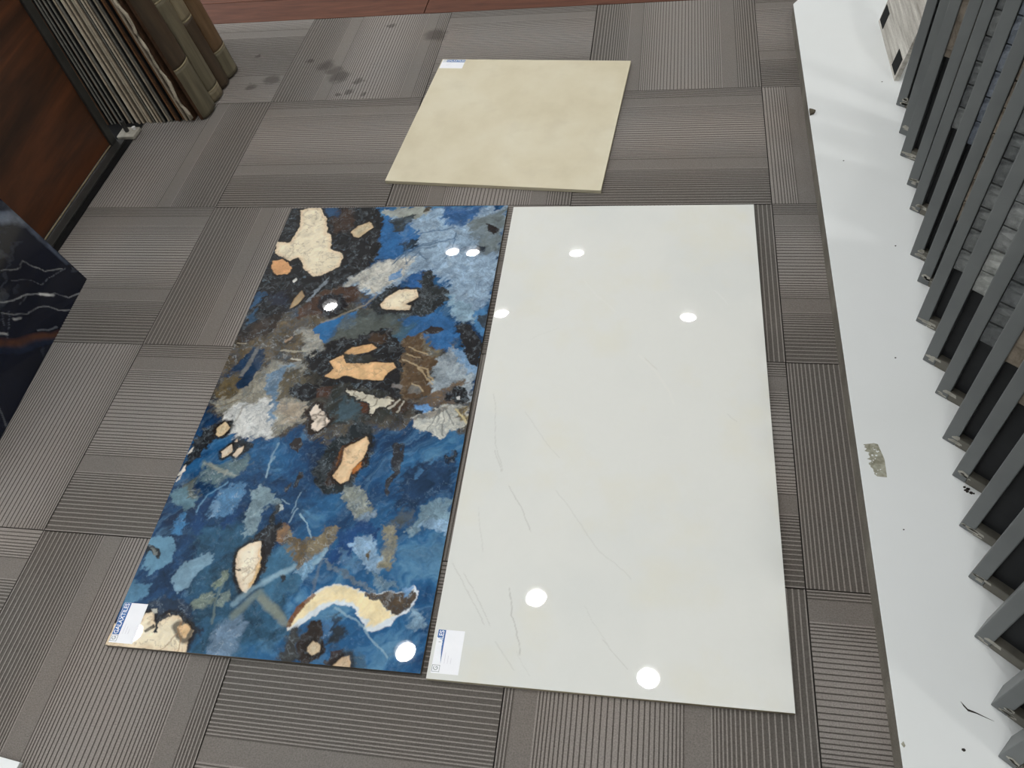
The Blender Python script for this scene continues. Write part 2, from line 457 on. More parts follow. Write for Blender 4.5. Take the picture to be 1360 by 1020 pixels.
# printed patterns of the tiles, in millimetres on each tile: outlines of the stones, clouds and veins
LAYERS = [
('c',(82,75,64),18,18,0.4,[(-52,460),(-17,335),(70,295),(243,271),(320,347),(437,364),(523,433),(579,563),(649,642),(645,728),(570,713),(501,691),(374,722),(296,745),(232,699),(209,739),(58,707),(-10,669)]),
('b',(56,54,48),22,18,0.4,[(126,345),(197,319),(330,391),(451,435),(509,648),(434,690),(300,696),(202,660),(175,511)]),
('p',(28,62,98),40,20,0.3,[(4,1120),(64,944),(137,781),(308,844),(303,1040),(235,1187),(87,1185)]),
('p',(44,82,108),40,20,0.3,[(86,959),(191,936),(318,1039),(356,1164),(239,1200),(164,1192)]),
('c',(150,174,196),12,10,0.22,[(264,8),(600,2),(601,189),(602,328),(566,375),(523,376),(485,283),(443,247),(408,235),(371,279),(333,310),(308,322),(226,287),(249,250),(326,198),(332,92)]),
('c',(198,196,186),14,8,0.18,[(226,287),(249,250),(309,205),(381,191),(368,261),(316,316),(249,287)]),
('p',(105,115,118),22,14,0.18,[(498,58),(601,9),(603,170),(548,171)]),
('p',(48,88,135),14,12,0.18,[(426,1),(538,2),(508,58),(474,82),(439,44)]),
('b',(27,27,29),9,14,0.35,[(-16,-8),(236,-7),(274,51),(301,192),(239,262),(203,287),(147,337),(67,420),(-17,456),(-20,340)]),
('b',(58,42,32),18,14,0.18,[(110,14),(174,7),(195,92),(153,99)]),
('p',(35,70,105),12,10,0.18,[(95,0),(131,0),(138,43),(109,29)]),
('p',(42,98,152),8,8,0.18,[(269,29),(346,65),(386,119),(383,152),(326,195),(295,195),(277,106)]),
('p',(150,155,148),6,9,0.18,[(264,8),(343,1),(397,1),(366,44),(315,37),(274,29)]),
('p',(50,58,62),8,10,0.18,[(292,44),(358,30),(344,58),(330,106),(309,99)]),
('p',(35,50,65),6,8,0.18,[(338,143),(387,126),(387,149),(357,166)]),
('p',(70,60,45),4,4,0.18,[(382,1),(402,1),(376,23)]),
('p',(80,130,180),7,6,0.18,[(339,255),(358,236),(363,261),(348,276)]),
('c',(98,86,66),16,14,0.3,[(2,480),(56,430),(114,400),(186,373),(222,401),(188,419),(207,447),(228,474),(193,495),(190,528),(122,530),(13,534),(9,599)]),
('c',(160,158,148),18,10,0.18,[(148,434),(184,416),(225,460),(220,491),(194,515),(177,475)]),
('c',(150,148,138),18,12,0.22,[(100,531),(192,528),(216,591),(133,598)]),
('c',(120,150,175),12,10,0.2,[(128,550),(165,529),(168,555),(155,600),(137,601)]),
('b',(52,44,38),14,12,0.3,[(-5,452),(46,401),(104,386),(95,429),(59,465),(21,480)]),
('p',(45,80,115),8,8,0.18,[(-3,317),(31,320),(24,343),(9,362)]),
('p',(40,72,100),8,8,0.18,[(4,388),(21,369),(30,405),(12,420)]),
('p',(40,44,58),18,8,0.18,[(40,312),(81,312),(101,356),(55,357)]),
('b',(72,52,40),12,10,0.3,[(151,348),(171,318),(220,286),(259,290),(274,316),(250,357),(206,383),(154,399),(124,392)]),
('b',(30,28,32),7,6,0.18,[(174,329),(205,317),(228,317),(252,353),(232,386),(205,391),(178,362)]),
('p',(130,140,150),5,5,0.18,[(161,284),(178,260),(177,276),(158,314),(151,348),(144,344)]),
('p',(42,104,158),5,5,0.1,[(187,429),(212,403),(284,372),(286,404),(267,443),(229,474),(205,450)]),
('p',(70,78,78),14,10,0.3,[(288,369),(419,378),(445,400),(420,466),(370,435),(315,458),(275,465),(285,409)]),
('p',(46,98,150),9,9,0.18,[(407,466),(398,407),(419,378),(453,349),(526,398),(538,441),(526,495),(490,480),(449,444)]),
('b',(48,42,42),3,3,0.18,[(449,441),(474,418),(504,426),(491,438)]),
('p',(62,95,115),14,10,0.18,[(377,407),(426,411),(423,461),(396,456)]),
('p',(40,92,150),10,8,0.18,[(373,285),(408,235),(433,235),(420,296),(395,303)]),
('b',(40,44,46),7,9,0.3,[(410,241),(435,232),(453,278),(497,301),(505,324),(478,365),(437,383),(388,379),(331,380),(307,346),(347,291),(395,303),(420,296)]),
('v',(88,70,50),7,8,0.2,[(411,464),(426,448),(456,443),(493,481),(505,514),(499,547),(506,597),(500,614),(456,626),(441,606),(420,535)]),
('c',(120,110,88),10,8,0.18,[(456,443),(471,458),(500,488),(502,514),(487,514),(468,474)]),
('c',(160,172,180),10,10,0.22,[(499,514),(520,499),(541,483),(600,536),(603,593),(593,621),(558,581),(539,609),(510,607),(507,558)]),
('c',(120,155,190),9,8,0.18,[(529,483),(567,493),(601,543),(595,562),(553,516)]),
('c',(112,92,70),7,7,0.18,[(503,614),(553,588),(559,572),(587,578),(560,589),(541,616),(571,625),(540,643),(512,644)]),
('c',(204,204,194),5,8,0.14,[(482,679),(494,668),(545,640),(595,637),(602,683),(568,707),(545,720),(525,716),(498,704)]),
('c',(112,96,62),14,8,0.18,[(569,649),(597,634),(600,680),(578,671)]),
('c',(140,135,125),4,4,0.18,[(483,679),(517,657),(551,643),(547,655),(512,674),(485,684)]),
('c',(96,80,62),10,7,0.18,[(456,626),(542,626),(539,640),(513,651),(471,639)]),
('p',(80,86,82),22,10,0.18,[(253,384),(399,409),(405,437),(238,469)]),
('b',(27,27,29),6,10,0.35,[(234,523),(220,496),(239,473),(277,464),(324,439),(378,428),(399,468),(417,479),(423,524),(424,571),(440,603),(442,627),(396,615),(362,595),(310,590),(253,592)]),
('b',(27,27,29),6,10,0.3,[(193,516),(242,482),(315,458),(378,435),(412,493),(420,549),(402,580),(284,589),(220,556)]),
('b',(66,50,36),12,8,0.18,[(327,451),(374,438),(369,473),(344,481)]),
('s',(205,165,118),3,2,0.18,[(283,503),(296,487),(340,473),(354,485),(337,496),(301,507),(287,514)]),
('s',(226,186,138),3,2,0.14,[(254,570),(269,550),(254,527),(280,509),(294,534),(349,529),(404,530),(411,542),(397,555),(389,577),(351,575),(326,573),(303,566),(281,577)]),
('b',(48,48,44),4,5,0.18,[(286,507),(343,506),(364,521),(345,530),(294,531)]),
('b',(52,54,50),12,12,0.35,[(269,606),(300,597),(363,602),(445,627),(431,668),(384,690),(320,706),(293,694)]),
('p',(62,82,92),16,10,0.18,[(300,632),(350,644),(360,684),(316,693)]),
('p',(80,48,30),4,4,0.18,[(350,639),(373,643),(377,667),(368,671)]),
('k',(204,198,180),3,6,0.12,[(311,606),(335,606),(355,616),(380,622),(405,628),(424,625),(433,634),(423,645),(401,652),(391,670),(382,668),(380,646),(359,633),(341,631),(323,618)]),
('b',(60,46,36),7,7,0.18,[(423,634),(456,626),(488,642),(452,660),(430,665)]),
('c',(100,145,195),4,5,0.18,[(481,646),(505,641),(513,651),(503,665),(486,657)]),
('p',(25,26,28),3,3,0.18,[(481,661),(501,658),(499,667),(484,666)]),
('b',(20,20,22),3,5,0.18,[(556,615),(559,596),(570,589),(585,600),(590,621),(581,635),(564,630)]),
('p',(190,190,188),2,1,0.18,[(566,617),(571,615),(573,623),(568,623)]),
('p',(20,20,22),3,3,0.18,[(538,623),(544,613),(553,615),(553,627),(544,629)]),
('p',(120,115,112),3,3,0.18,[(414,589),(437,589),(436,599),(415,597)]),
('c',(112,108,102),4,4,0.18,[(449,602),(460,588),(487,604),(482,611),(459,612)]),
('b',(30,30,33),4,7,0.18,[(531,412),(554,408),(606,477),(598,536),(568,499),(548,452)]),
('p',(38,32,32),3,3,0.18,[(550,72),(573,82),(590,90),(577,111),(561,95)]),
('b',(45,55,65),4,5,0.18,[(541,151),(562,151),(562,171),(548,168)]),
('p',(70,120,165),5,4,0.18,[(566,375),(597,351),(604,448),(575,424)]),
('p',(52,62,72),4,4,0.18,[(577,386),(600,374),(603,421),(584,410)]),
('c',(140,170,190),10,8,0.18,[(496,319),(554,352),(571,408),(527,403)]),
('s',(236,224,197),3,3,0.08,[(28,7),(54,0),(85,0),(110,43),(128,99),(142,106),(155,160),(190,177),(197,193),(195,222),(156,254),(134,257),(101,226),(78,191),(68,191),(55,204),(7,175),(-1,134),(35,137),(47,79)]),
('s',(214,160,112),3,3,0.15,[(11,204),(34,198),(68,230),(64,249),(36,252),(14,227)]),
('s',(190,178,150),4,2,0.15,[(195,96),(206,75),(236,58),(251,79),(221,116),(206,114)]),
('s',(150,138,112),4,2,0.15,[(105,364),(109,332),(120,308),(131,325),(120,355)]),
('p',(225,225,220),2,1,0.18,[(86,274),(91,264),(96,271),(91,278)]),
('s',(236,224,197),3,2,0.06,[(335,351),(346,327),(372,303),(413,303),(421,326),(395,349),(408,355),(406,368),(354,365),(342,361)]),
('c',(150,146,132),8,12,0.25,[(3,653),(32,631),(76,597),(93,555),(153,546),(205,555),(224,598),(224,641),(240,654),(231,702),(205,713),(184,740),(152,730),(119,737),(92,728),(49,693)]),
('c',(212,213,210),12,10,0.1,[(73,657),(139,637),(165,653),(171,698),(184,740),(152,730),(119,737),(89,728),(56,696)]),
('c',(105,92,64),10,10,0.28,[(3,628),(8,581),(47,568),(63,612),(38,638)]),
('c',(92,84,66),14,10,0.18,[(141,557),(211,555),(228,602),(213,634),(167,629)]),
('c',(178,165,146),14,8,0.18,[(163,647),(231,644),(231,692),(195,700)]),
('c',(104,132,158),7,7,0.18,[(117,569),(135,558),(151,538),(151,608),(165,653),(171,698),(159,695),(145,637),(124,609)]),
('p',(34,56,82),4,5,0.18,[(51,561),(68,537),(89,537),(82,578),(71,608),(54,610)]),
('p',(32,54,80),5,5,0.18,[(17,560),(54,492),(87,491),(89,531),(68,590),(51,604),(54,556)]),
('p',(110,112,112),4,3,0.18,[(46,572),(52,543),(66,485),(72,488),(63,542),(55,575)]),
('b',(36,40,44),8,9,0.18,[(34,710),(73,693),(84,701),(79,735),(50,745),(45,763),(17,768),(13,725)]),
('s',(212,198,165),3,2,0.08,[(48,735),(45,720),(59,703),(75,716),(66,732),(56,740)]),
('b',(34,38,42),7,9,0.3,[(6,739),(35,737),(42,770),(25,802),(10,816),(0,863),(-4,816)]),
('p',(215,210,200),2,2,0.18,[(1,788),(8,770),(10,781)]),
('p',(215,210,200),2,2,0.18,[(-1,841),(7,815),(11,829),(3,841)]),
('p',(215,210,200),2,2,0.18,[(3,856),(8,837),(9,848)]),
('b',(22,22,25),6,7,0.18,[(183,607),(197,588),(233,589),(260,608),(253,626),(217,636),(190,623)]),
('b',(72,48,36),10,7,0.18,[(244,605),(275,596),(280,624),(256,625)]),
('b',(52,42,36),6,8,0.18,[(234,658),(258,643),(290,662),(305,692),(293,717),(259,724),(246,694)]),
('k',(226,212,196),3,5,0.08,[(246,667),(258,652),(279,667),(286,679),(299,689),(295,703),(281,713),(264,711),(262,698),(270,687),(254,681)]),
('b',(34,42,50),6,7,0.18,[(67,778),(89,754),(119,746),(143,748),(146,764),(129,784),(86,794)]),
('s',(214,206,190),2,2,0.08,[(76,778),(86,768),(94,759),(100,775),(92,786),(84,791)]),
('s',(214,206,190),2,2,0.08,[(106,786),(112,769),(122,762),(123,776),(114,791)]),
('s',(214,206,190),2,2,0.08,[(100,751),(103,744),(106,751)]),
('b',(44,40,40),3,4,0.18,[(227,749),(241,737),(256,747),(248,770),(235,764)]),
('b',(44,40,40),3,4,0.18,[(264,848),(266,821),(275,823),(272,847),(266,854)]),
('b',(44,40,40),3,4,0.18,[(249,861),(254,843),(258,855),(253,866)]),
('c',(96,118,124),12,10,0.18,[(46,811),(90,805),(141,784),(154,802),(124,834),(103,855),(56,847)]),
('p',(150,155,148),6,4,0.18,[(51,810),(68,808),(97,824),(127,834),(99,830)]),
('p',(92,124,138),7,8,0.18,[(8,892),(15,868),(44,854),(62,886),(61,912),(51,927),(18,909)]),
('c',(84,88,78),12,9,0.18,[(21,855),(49,845),(65,886),(51,892)]),
('p',(26,62,104),8,8,0.18,[(74,951),(77,917),(100,875),(122,856),(109,883),(102,916),(104,944),(105,975),(88,973)]),
('p',(26,62,104),8,8,0.18,[(137,942),(152,924),(177,903),(174,917),(158,941),(147,955)]),
('c',(84,130,170),7,8,0.18,[(103,918),(103,895),(114,865),(128,849),(164,862),(170,877),(156,912),(125,933)]),
('p',(120,155,185),6,5,0.18,[(103,913),(105,895),(118,900),(121,929)]),
('c',(128,152,162),6,7,0.18,[(179,867),(194,853),(224,877),(249,891),(246,901),(221,891),(218,926),(208,960),(191,972),(188,933)]),
('p',(170,180,180),3,4,0.18,[(243,902),(253,895),(257,906),(249,911)]),
('b',(38,42,46),4,5,0.18,[(238,936),(239,907),(245,896),(249,904),(245,941)]),
('c',(68,130,180),10,9,0.18,[(35,976),(39,940),(54,930),(63,944),(55,972)]),
('p',(98,140,166),5,6,0.1,[(6,1043),(2,1022),(-7,990),(16,977),(46,989),(61,1010),(63,1037),(46,1053),(29,1058)]),
('b',(34,40,46),3,4,0.18,[(-2,1007),(6,1000),(20,1005),(34,1017),(35,1030),(28,1030),(23,1019),(9,1013),(2,1022)]),
('p',(110,115,112),3,3,0.18,[(7,1008),(18,1007),(29,1019),(26,1020),(14,1012)]),
('p',(116,148,168),5,6,0.12,[(82,1073),(85,1046),(101,1027),(124,1008),(146,1009),(146,1027),(129,1052),(121,1076),(103,1091)]),
('p',(84,128,158),6,7,0.12,[(3,1121),(-2,1084),(18,1074),(39,1081),(38,1099),(18,1114)]),
('c',(124,138,128),7,6,0.18,[(136,1114),(148,1099),(171,1083),(177,1103),(157,1123)]),
('c',(124,140,134),7,6,0.18,[(186,1107),(186,1085),(209,1079),(210,1095),(196,1112)]),
('c',(124,138,122),7,6,0.18,[(165,1070),(176,1043),(192,1033),(190,1056),(176,1075)]),
('c',(110,134,158),16,8,0.12,[(210,1201),(206,1155),(234,1131),(255,1140),(253,1182),(246,1201)]),
('b',(34,50,70),9,10,0.25,[(36,1121),(66,1102),(114,1104),(146,1124),(155,1148),(172,1162),(164,1184),(161,1205),(59,1166)]),
('s',(236,224,197),3,3,0.06,[(0,1199),(1,1160),(23,1158),(48,1148),(55,1136),(71,1133),(77,1151),(82,1156),(90,1145),(103,1133),(122,1136),(144,1149),(150,1155),(163,1158),(162,1171),(158,1177),(161,1203)]),
('s',(228,196,152),5,2,0.1,[(129,1155),(144,1149),(153,1156),(152,1175),(144,1170)]),
('p',(190,190,180),3,2,0.18,[(66,1126),(75,1125),(79,1131),(73,1134)]),
('p',(40,46,54),3,4,0.18,[(83,1167),(83,1153),(96,1136),(109,1132),(92,1147),(87,1156),(87,1169)]),
('p',(50,50,50),2,2,0.18,[(66,1168),(78,1156),(82,1159),(69,1169)]),
('p',(30,58,90),14,12,0.2,[(486,830),(497,787),(540,778),(593,749),(596,785),(595,830),(547,879),(515,902),(494,882)]),
('p',(28,52,80),6,6,0.18,[(507,822),(507,793),(521,786),(532,798),(525,821),(515,830)]),
('p',(62,104,142),5,5,0.18,[(510,815),(514,796),(523,798),(520,820)]),
('b',(24,36,52),6,10,0.18,[(569,763),(593,749),(596,782),(579,786)]),
('b',(30,38,42),7,8,0.25,[(301,823),(300,777),(325,734),(364,693),(392,705),(411,749),(411,791),(389,832),(376,858),(328,866),(314,849)]),
('b',(48,32,22),4,5,0.18,[(329,845),(333,799),(345,752),(364,732),(387,722),(403,749),(402,790),(383,829),(349,846)]),
('p',(150,92,40),5,5,0.18,[(345,754),(372,739),(356,760),(350,784),(340,815)]),
('s',(234,204,164),3,2,0.08,[(342,824),(351,798),(351,757),(373,741),(388,726),(399,741),(400,758),(390,784),(380,804),(375,833),(362,840),(350,831)]),
('p',(180,110,50),4,4,0.18,[(380,806),(392,792),(395,805),(383,819)]),
('b',(42,44,50),4,6,0.18,[(454,738),(475,736),(478,778),(477,807),(472,821),(469,860),(463,858),(460,831),(467,808),(458,789),(460,765)]),
('c',(148,154,144),5,7,0.22,[(372,855),(387,845),(405,847),(424,877),(450,903),(437,918),(415,921),(395,897),(373,871)]),
('c',(140,165,188),6,5,0.18,[(418,911),(450,900),(443,919),(418,923)]),
('c',(118,146,162),7,8,0.22,[(523,939),(548,882),(598,861),(602,921),(556,925),(529,943)]),
('c',(140,172,200),7,7,0.18,[(550,924),(559,909),(600,906),(599,936),(575,924)]),
('p',(80,88,92),16,9,0.18,[(480,922),(514,896),(526,914),(508,936)]),
('p',(28,68,118),6,7,0.18,[(393,981),(398,942),(431,918),(453,926),(464,956),(456,965),(441,935),(428,949),(418,979),(420,1007),(377,1013),(377,993)]),
('c',(142,174,202),6,8,0.18,[(415,971),(429,954),(447,948),(462,965),(476,989),(501,1004),(490,1025),(454,1013),(422,984)]),
('c',(140,136,116),8,7,0.22,[(470,929),(490,929),(505,968),(506,1001),(502,1018),(483,1008),(482,966)]),
('p',(88,76,54),4,4,0.18,[(450,985),(458,982),(460,999),(454,996)]),
('c',(128,116,92),6,7,0.25,[(278,947),(292,952),(318,973),(350,965),(359,937),(391,932),(389,962),(369,985),(363,1011),(346,1040),(324,1030),(285,988)]),
('c',(140,110,80),6,6,0.18,[(255,940),(276,939),(288,960),(277,974),(263,964)]),
('c',(104,88,62),9,7,0.18,[(280,966),(300,962),(331,979),(341,1015),(329,1026),(303,991)]),
('c',(120,160,190),6,6,0.18,[(322,1033),(350,1008),(368,980),(368,1001),(351,1034),(340,1054)]),
('p',(60,104,134),12,8,0.12,[(244,1000),(287,985),(319,1013),(315,1036),(338,1055),(306,1099),(273,1085)]),
('c',(100,118,135),6,7,0.18,[(365,1001),(415,1026),(460,1049),(502,1060),(475,1064),(438,1048),(383,1023)]),
('c',(84,124,160),9,8,0.18,[(392,981),(425,1000),(450,1018),(426,1023),(399,998)]),
('c',(104,132,152),6,7,0.18,[(465,1020),(502,1035),(526,1055),(507,1057),(478,1039)]),
('p',(214,222,228),3,3,0.05,[(338,1144),(347,1113),(364,1078),(385,1060),(411,1054),(446,1059),(468,1069),(505,1060),(527,1063),(545,1054),(554,1045),(564,1047),(567,1069),(558,1093),(539,1104),(527,1122),(508,1132),(490,1132),(472,1114),(459,1098),(432,1092),(410,1092),(399,1105),(377,1118),(362,1137),(346,1147)]),
('p',(238,220,176),6,4,0.06,[(342,1144),(350,1114),(367,1081),(385,1063),(412,1057),(447,1062),(466,1071),(481,1076),(498,1074),(515,1089),(536,1102),(518,1108),(502,1119),(490,1122),(475,1109),(463,1092),(431,1085),(409,1086),(393,1095),(373,1107),(354,1127)]),
('c',(86,72,56),3,4,0.2,[(465,1069),(505,1061),(529,1064),(545,1056),(560,1052),(564,1069),(557,1088),(538,1102),(516,1089),(497,1074),(478,1075)]),
('p',(110,150,190),5,4,0.18,[(539,1049),(554,1045),(554,1061),(547,1065)]),
('p',(112,72,44),3,3,0.18,[(336,1141),(347,1101),(369,1073),(373,1077),(361,1095),(351,1117),(342,1142)]),
('b',(56,58,58),12,8,0.18,[(346,1200),(346,1154),(358,1140),(370,1152),(376,1200)]),
('b',(50,42,38),4,5,0.18,[(377,1200),(369,1158),(384,1125),(400,1125),(412,1152),(423,1174),(415,1189),(393,1202)]),
('b',(54,46,46),4,5,0.18,[(431,1197),(433,1177),(453,1169),(473,1182),(481,1196),(461,1203),(441,1205)]),
('p',(44,52,60),18,9,0.18,[(417,1117),(441,1126),(452,1146),(436,1168),(414,1154)]),
('b',(58,88,112),12,9,0.18,[(453,1169),(491,1176),(502,1197),(479,1202)]),
('c',(72,120,165),6,6,0.18,[(402,1129),(416,1123),(424,1143),(416,1154)]),
('s',(196,188,164),3,2,0.1,[(386,1172),(394,1162),(410,1168),(411,1178),(398,1184),(389,1179)]),
('s',(196,178,152),3,2,0.1,[(442,1201),(457,1185),(469,1181),(474,1192),(474,1202),(446,1204)]),
('c',(130,160,182),9,7,0.18,[(558,1117),(567,1085),(593,1109),(596,1122)]),
('b',(36,36,38),7,7,0.18,[(208,973),(232,950),(256,935),(270,961),(262,986),(261,1023),(256,1054),(242,995)]),
('p',(40,34,30),3,3,0.18,[(200,1038),(193,1015),(194,997),(211,982),(237,978),(251,1011),(251,1055),(241,1085),(229,1083),(206,1052)]),
('s',(240,230,208),3,2,0.05,[(198,1021),(196,1000),(212,984),(233,979),(237,988),(245,1021),(245,1055),(240,1081),(230,1079),(210,1050)]),
('p',(226,190,140),4,3,0.18,[(242,1021),(238,991),(246,1023),(244,1064),(240,1073)]),
('b',(26,34,42),3,4,0.18,[(294,1045),(302,1041),(306,1051),(301,1057)]),
]
VEINS = [
((140,140,122),7,0.6,[(275,1093),(297,1107),(320,1125),(334,1134)]),
((130,140,130),8,0.6,[(227,1126),(251,1097),(266,1082),(293,1105),(325,1124)]),
((110,120,130),3,0.5,[(367,1007),(367,1038),(365,1070)]),
((150,180,195),1.6,0.7,[(297,913),(315,933),(335,964)]),
((150,180,195),1.4,0.5,[(281,898),(283,866),(279,911)]),
((150,180,195),5,0.5,[(263,1057),(293,1041),(316,1022)]),
((150,180,195),5,0.5,[(219,1105),(253,1069),(277,1053),(315,1028)]),
((110,125,120),2.5,0.6,[(191,1145),(186,1124),(180,1086),(189,1054)]),
((150,180,195),2,0.6,[(418,1099),(448,1110),(486,1130),(507,1154),(534,1177)]),
((185,165,130),2,0.65,[(432,479),(453,493),(479,500)]),
((185,165,130),2,0.65,[(426,520),(461,534),(491,565),(506,586)]),
((185,165,130),2,0.65,[(460,586),(480,597),(489,606)]),
((185,165,130),2,0.65,[(468,537),(488,547),(505,575)]),
((185,165,130),2,0.65,[(431,505),(463,512)]),
((200,195,180),2,0.8,[(422,655),(442,627)]),
((200,195,180),2,0.7,[(441,661),(451,630)]),
((200,185,140),2.5,0.8,[(572,648),(599,680)]),
((90,95,98),1.6,0.6,[(533,653),(534,686)]),
((90,95,98),1.6,0.6,[(541,650),(552,715)]),
((90,95,98),1.6,0.6,[(547,650),(570,691)]),
((90,95,98),1.6,0.6,[(534,643),(517,703)]),
((60,90,120),2,0.6,[(354,198),(383,152),(435,132)]),
((60,90,120),2,0.6,[(368,217),(391,172),(415,197)]),
((60,90,120),2,0.6,[(374,159),(476,125)]),
((60,90,120),2,0.6,[(373,106),(428,92),(474,85)]),
((60,90,120),2,0.6,[(465,197),(479,171),(477,99)]),
((60,90,120),2,0.6,[(353,146),(372,217)]),
((60,90,120),2,0.6,[(334,211),(372,146)]),
((60,90,120),2,0.6,[(331,217),(350,179),(389,159),(434,152)]),
((160,150,130),3,0.5,[(298,298),(317,322),(297,352),(251,382),(201,411)]),
((190,185,165),2,0.6,[(123,500),(189,500)]),
((200,170,140),3,0.5,[(130,470),(138,459)]),
((170,160,140),2,0.6,[(9,476),(30,479)]),
((210,205,190),2,0.7,[(157,519),(183,525)]),
((120,165,195),2,0.6,[(76,920),(82,885),(107,862),(119,850)]),
((150,180,195),2,0.6,[(198,836),(198,796),(202,784)]),
((150,160,150),3,0.4,[(125,834),(63,807)]),
((150,180,195),1.5,0.6,[(248,884),(268,894)]),
((150,180,195),1.6,0.6,[(298,912),(315,934)]),
((150,180,195),1.6,0.6,[(277,933),(287,902)]),
((150,180,195),2,0.5,[(198,834),(197,787),(198,755)]),
((110,95,70),1.6,0.6,[(16,663),(41,655),(73,640)]),
((110,105,92),1.6,0.5,[(83,705),(86,660),(105,645),(97,621)]),
((150,120,90),1.5,0.6,[(106,1200),(124,1182),(135,1168)]),
((150,110,70),1.5,0.6,[(144,1201),(146,1175),(131,1158),(134,1144)]),
((160,140,110),1.2,0.5,[(218,1043),(229,1033)]),
((190,160,120),1.2,0.6,[(226,1060),(236,1036),(244,1018)]),
((40,34,30),1.6,0.9,[(204,1035),(213,1037),(212,1035)]),
((150,180,195),4,0.6,[(369,985),(360,1011),(356,1016)]),
]
HAIRLINES = [
((150,148,140),1.3,0.5,[(94,822),(124,864),(149,917)]),
((150,148,140),1.3,0.65,[(123,1032),(139,1091),(157,1145)]),
((150,148,140),1.2,0.4,[(10,989),(55,1052),(84,1099)]),
((150,148,140),1.2,0.4,[(33,1003),(70,1057),(96,1101)]),
((150,148,140),1.2,0.3,[(111,1127),(127,1147),(149,1172)]),
((150,148,140),1.2,0.35,[(294,1108),(316,1133),(338,1154)]),
((150,148,140),1.4,0.25,[(186,826),(219,865),(271,938),(306,966),(337,995)]),
((150,148,140),1.2,0.4,[(55,741),(75,791)]),
((150,148,140),1.2,0.25,[(44,870),(61,960)]),
((150,148,140),1.2,0.35,[(32,596),(53,722),(76,787)]),
((150,148,140),1.2,0.25,[(104,642),(157,716),(186,752)]),
((235,235,230),3,0.3,[(201,264),(240,313),(277,360)]),
((238,236,228),3,0.3,[(336,484),(376,533),(415,612)]),
((170,160,130),1.5,0.25,[(349,492),(376,525)]),
((240,240,238),2,0.35,[(495,290),(525,332)]),
((150,148,140),1.2,0.3,[(518,631),(535,649)]),
((150,148,140),1.2,0.15,[(89,448),(155,409)]),
((150,148,140),1,0.2,[(259,1053),(303,1115)]),
((150,148,140),1,0.2,[(150,1140),(176,1180)]),
]
NAVY = [
((84,54,40),9,1.0,[(313,840),(281,876),(244,907),(199,947),(182,956)]),
((84,54,40),9,1.0,[(373,773),(313,840)]),
((40,50,72),9,0.5,[(359,814),(315,862),(282,893),(212,954)]),
((96,106,124),6,0.7,[(66,653),(30,686),(5,705),(7,739),(5,785),(7,834),(3,875)]),
((120,130,148),12,0.8,[(44,693),(21,708),(10,730)]),
((150,152,150),1.2,0.8,[(155,754),(125,781),(114,786),(93,786),(88,806),(75,845),(29,876)]),
((120,124,128),0.9,0.6,[(156,787),(118,827),(112,853),(82,861),(18,883)]),
((160,162,162),1.4,0.85,[(222,790),(197,814),(156,836),(134,860),(120,882),(101,895),(83,929),(46,955)]),
((215,215,212),3,1,[(134,860),(109,894)]),
((160,162,162),1.3,0.8,[(244,802),(226,825),(201,861),(168,877),(148,896),(137,921),(110,949)]),
((110,116,124),1.0,0.6,[(225,816),(288,850)]),
((190,190,188),3,0.9,[(294,829),(281,844)]),
((190,190,188),3,0.9,[(233,834),(222,850)]),
((110,116,124),0.9,0.5,[(242,801),(265,824)]),
((130,136,142),1.6,0.7,[(225,902),(200,924),(177,941)]),
((110,114,118),0.9,0.5,[(214,829),(150,839)]),
((130,134,138),1.3,0.5,[(446,912),(476,959)]),
]
M['brown_chip'] = mottled('broken_fibreboard', (78, 72, 62), (104, 97, 84), 80, 0.9, 0.1)
# ------------------------------------------------------------ room shell
floor = MB().box(-3.6, 3.4, -6, 5, -0.06, -0.006).build('floor', M['underlay'])
tag(floor, kind='structure')
ceil = MB().box(-3.6, 3.4, -6, 5, 3.07, 3.14).build('ceiling', M['ceiling'])
tag(ceil, kind='structure')
tag(MB().box(-3.6, 3.4, 5, 5.1, -0.006, 3.07).build('wall_back', M['wall']), kind='structure')
tag(MB().box(3.3, 3.4, -6, 5, -0.006, 3.07).build('wall_right', M['wall']), kind='structure')
tag(MB().box(-3.6, 3.4, -6.1, -6, -0.006, 3.07).build('wall_front', M['wall']), kind='structure')

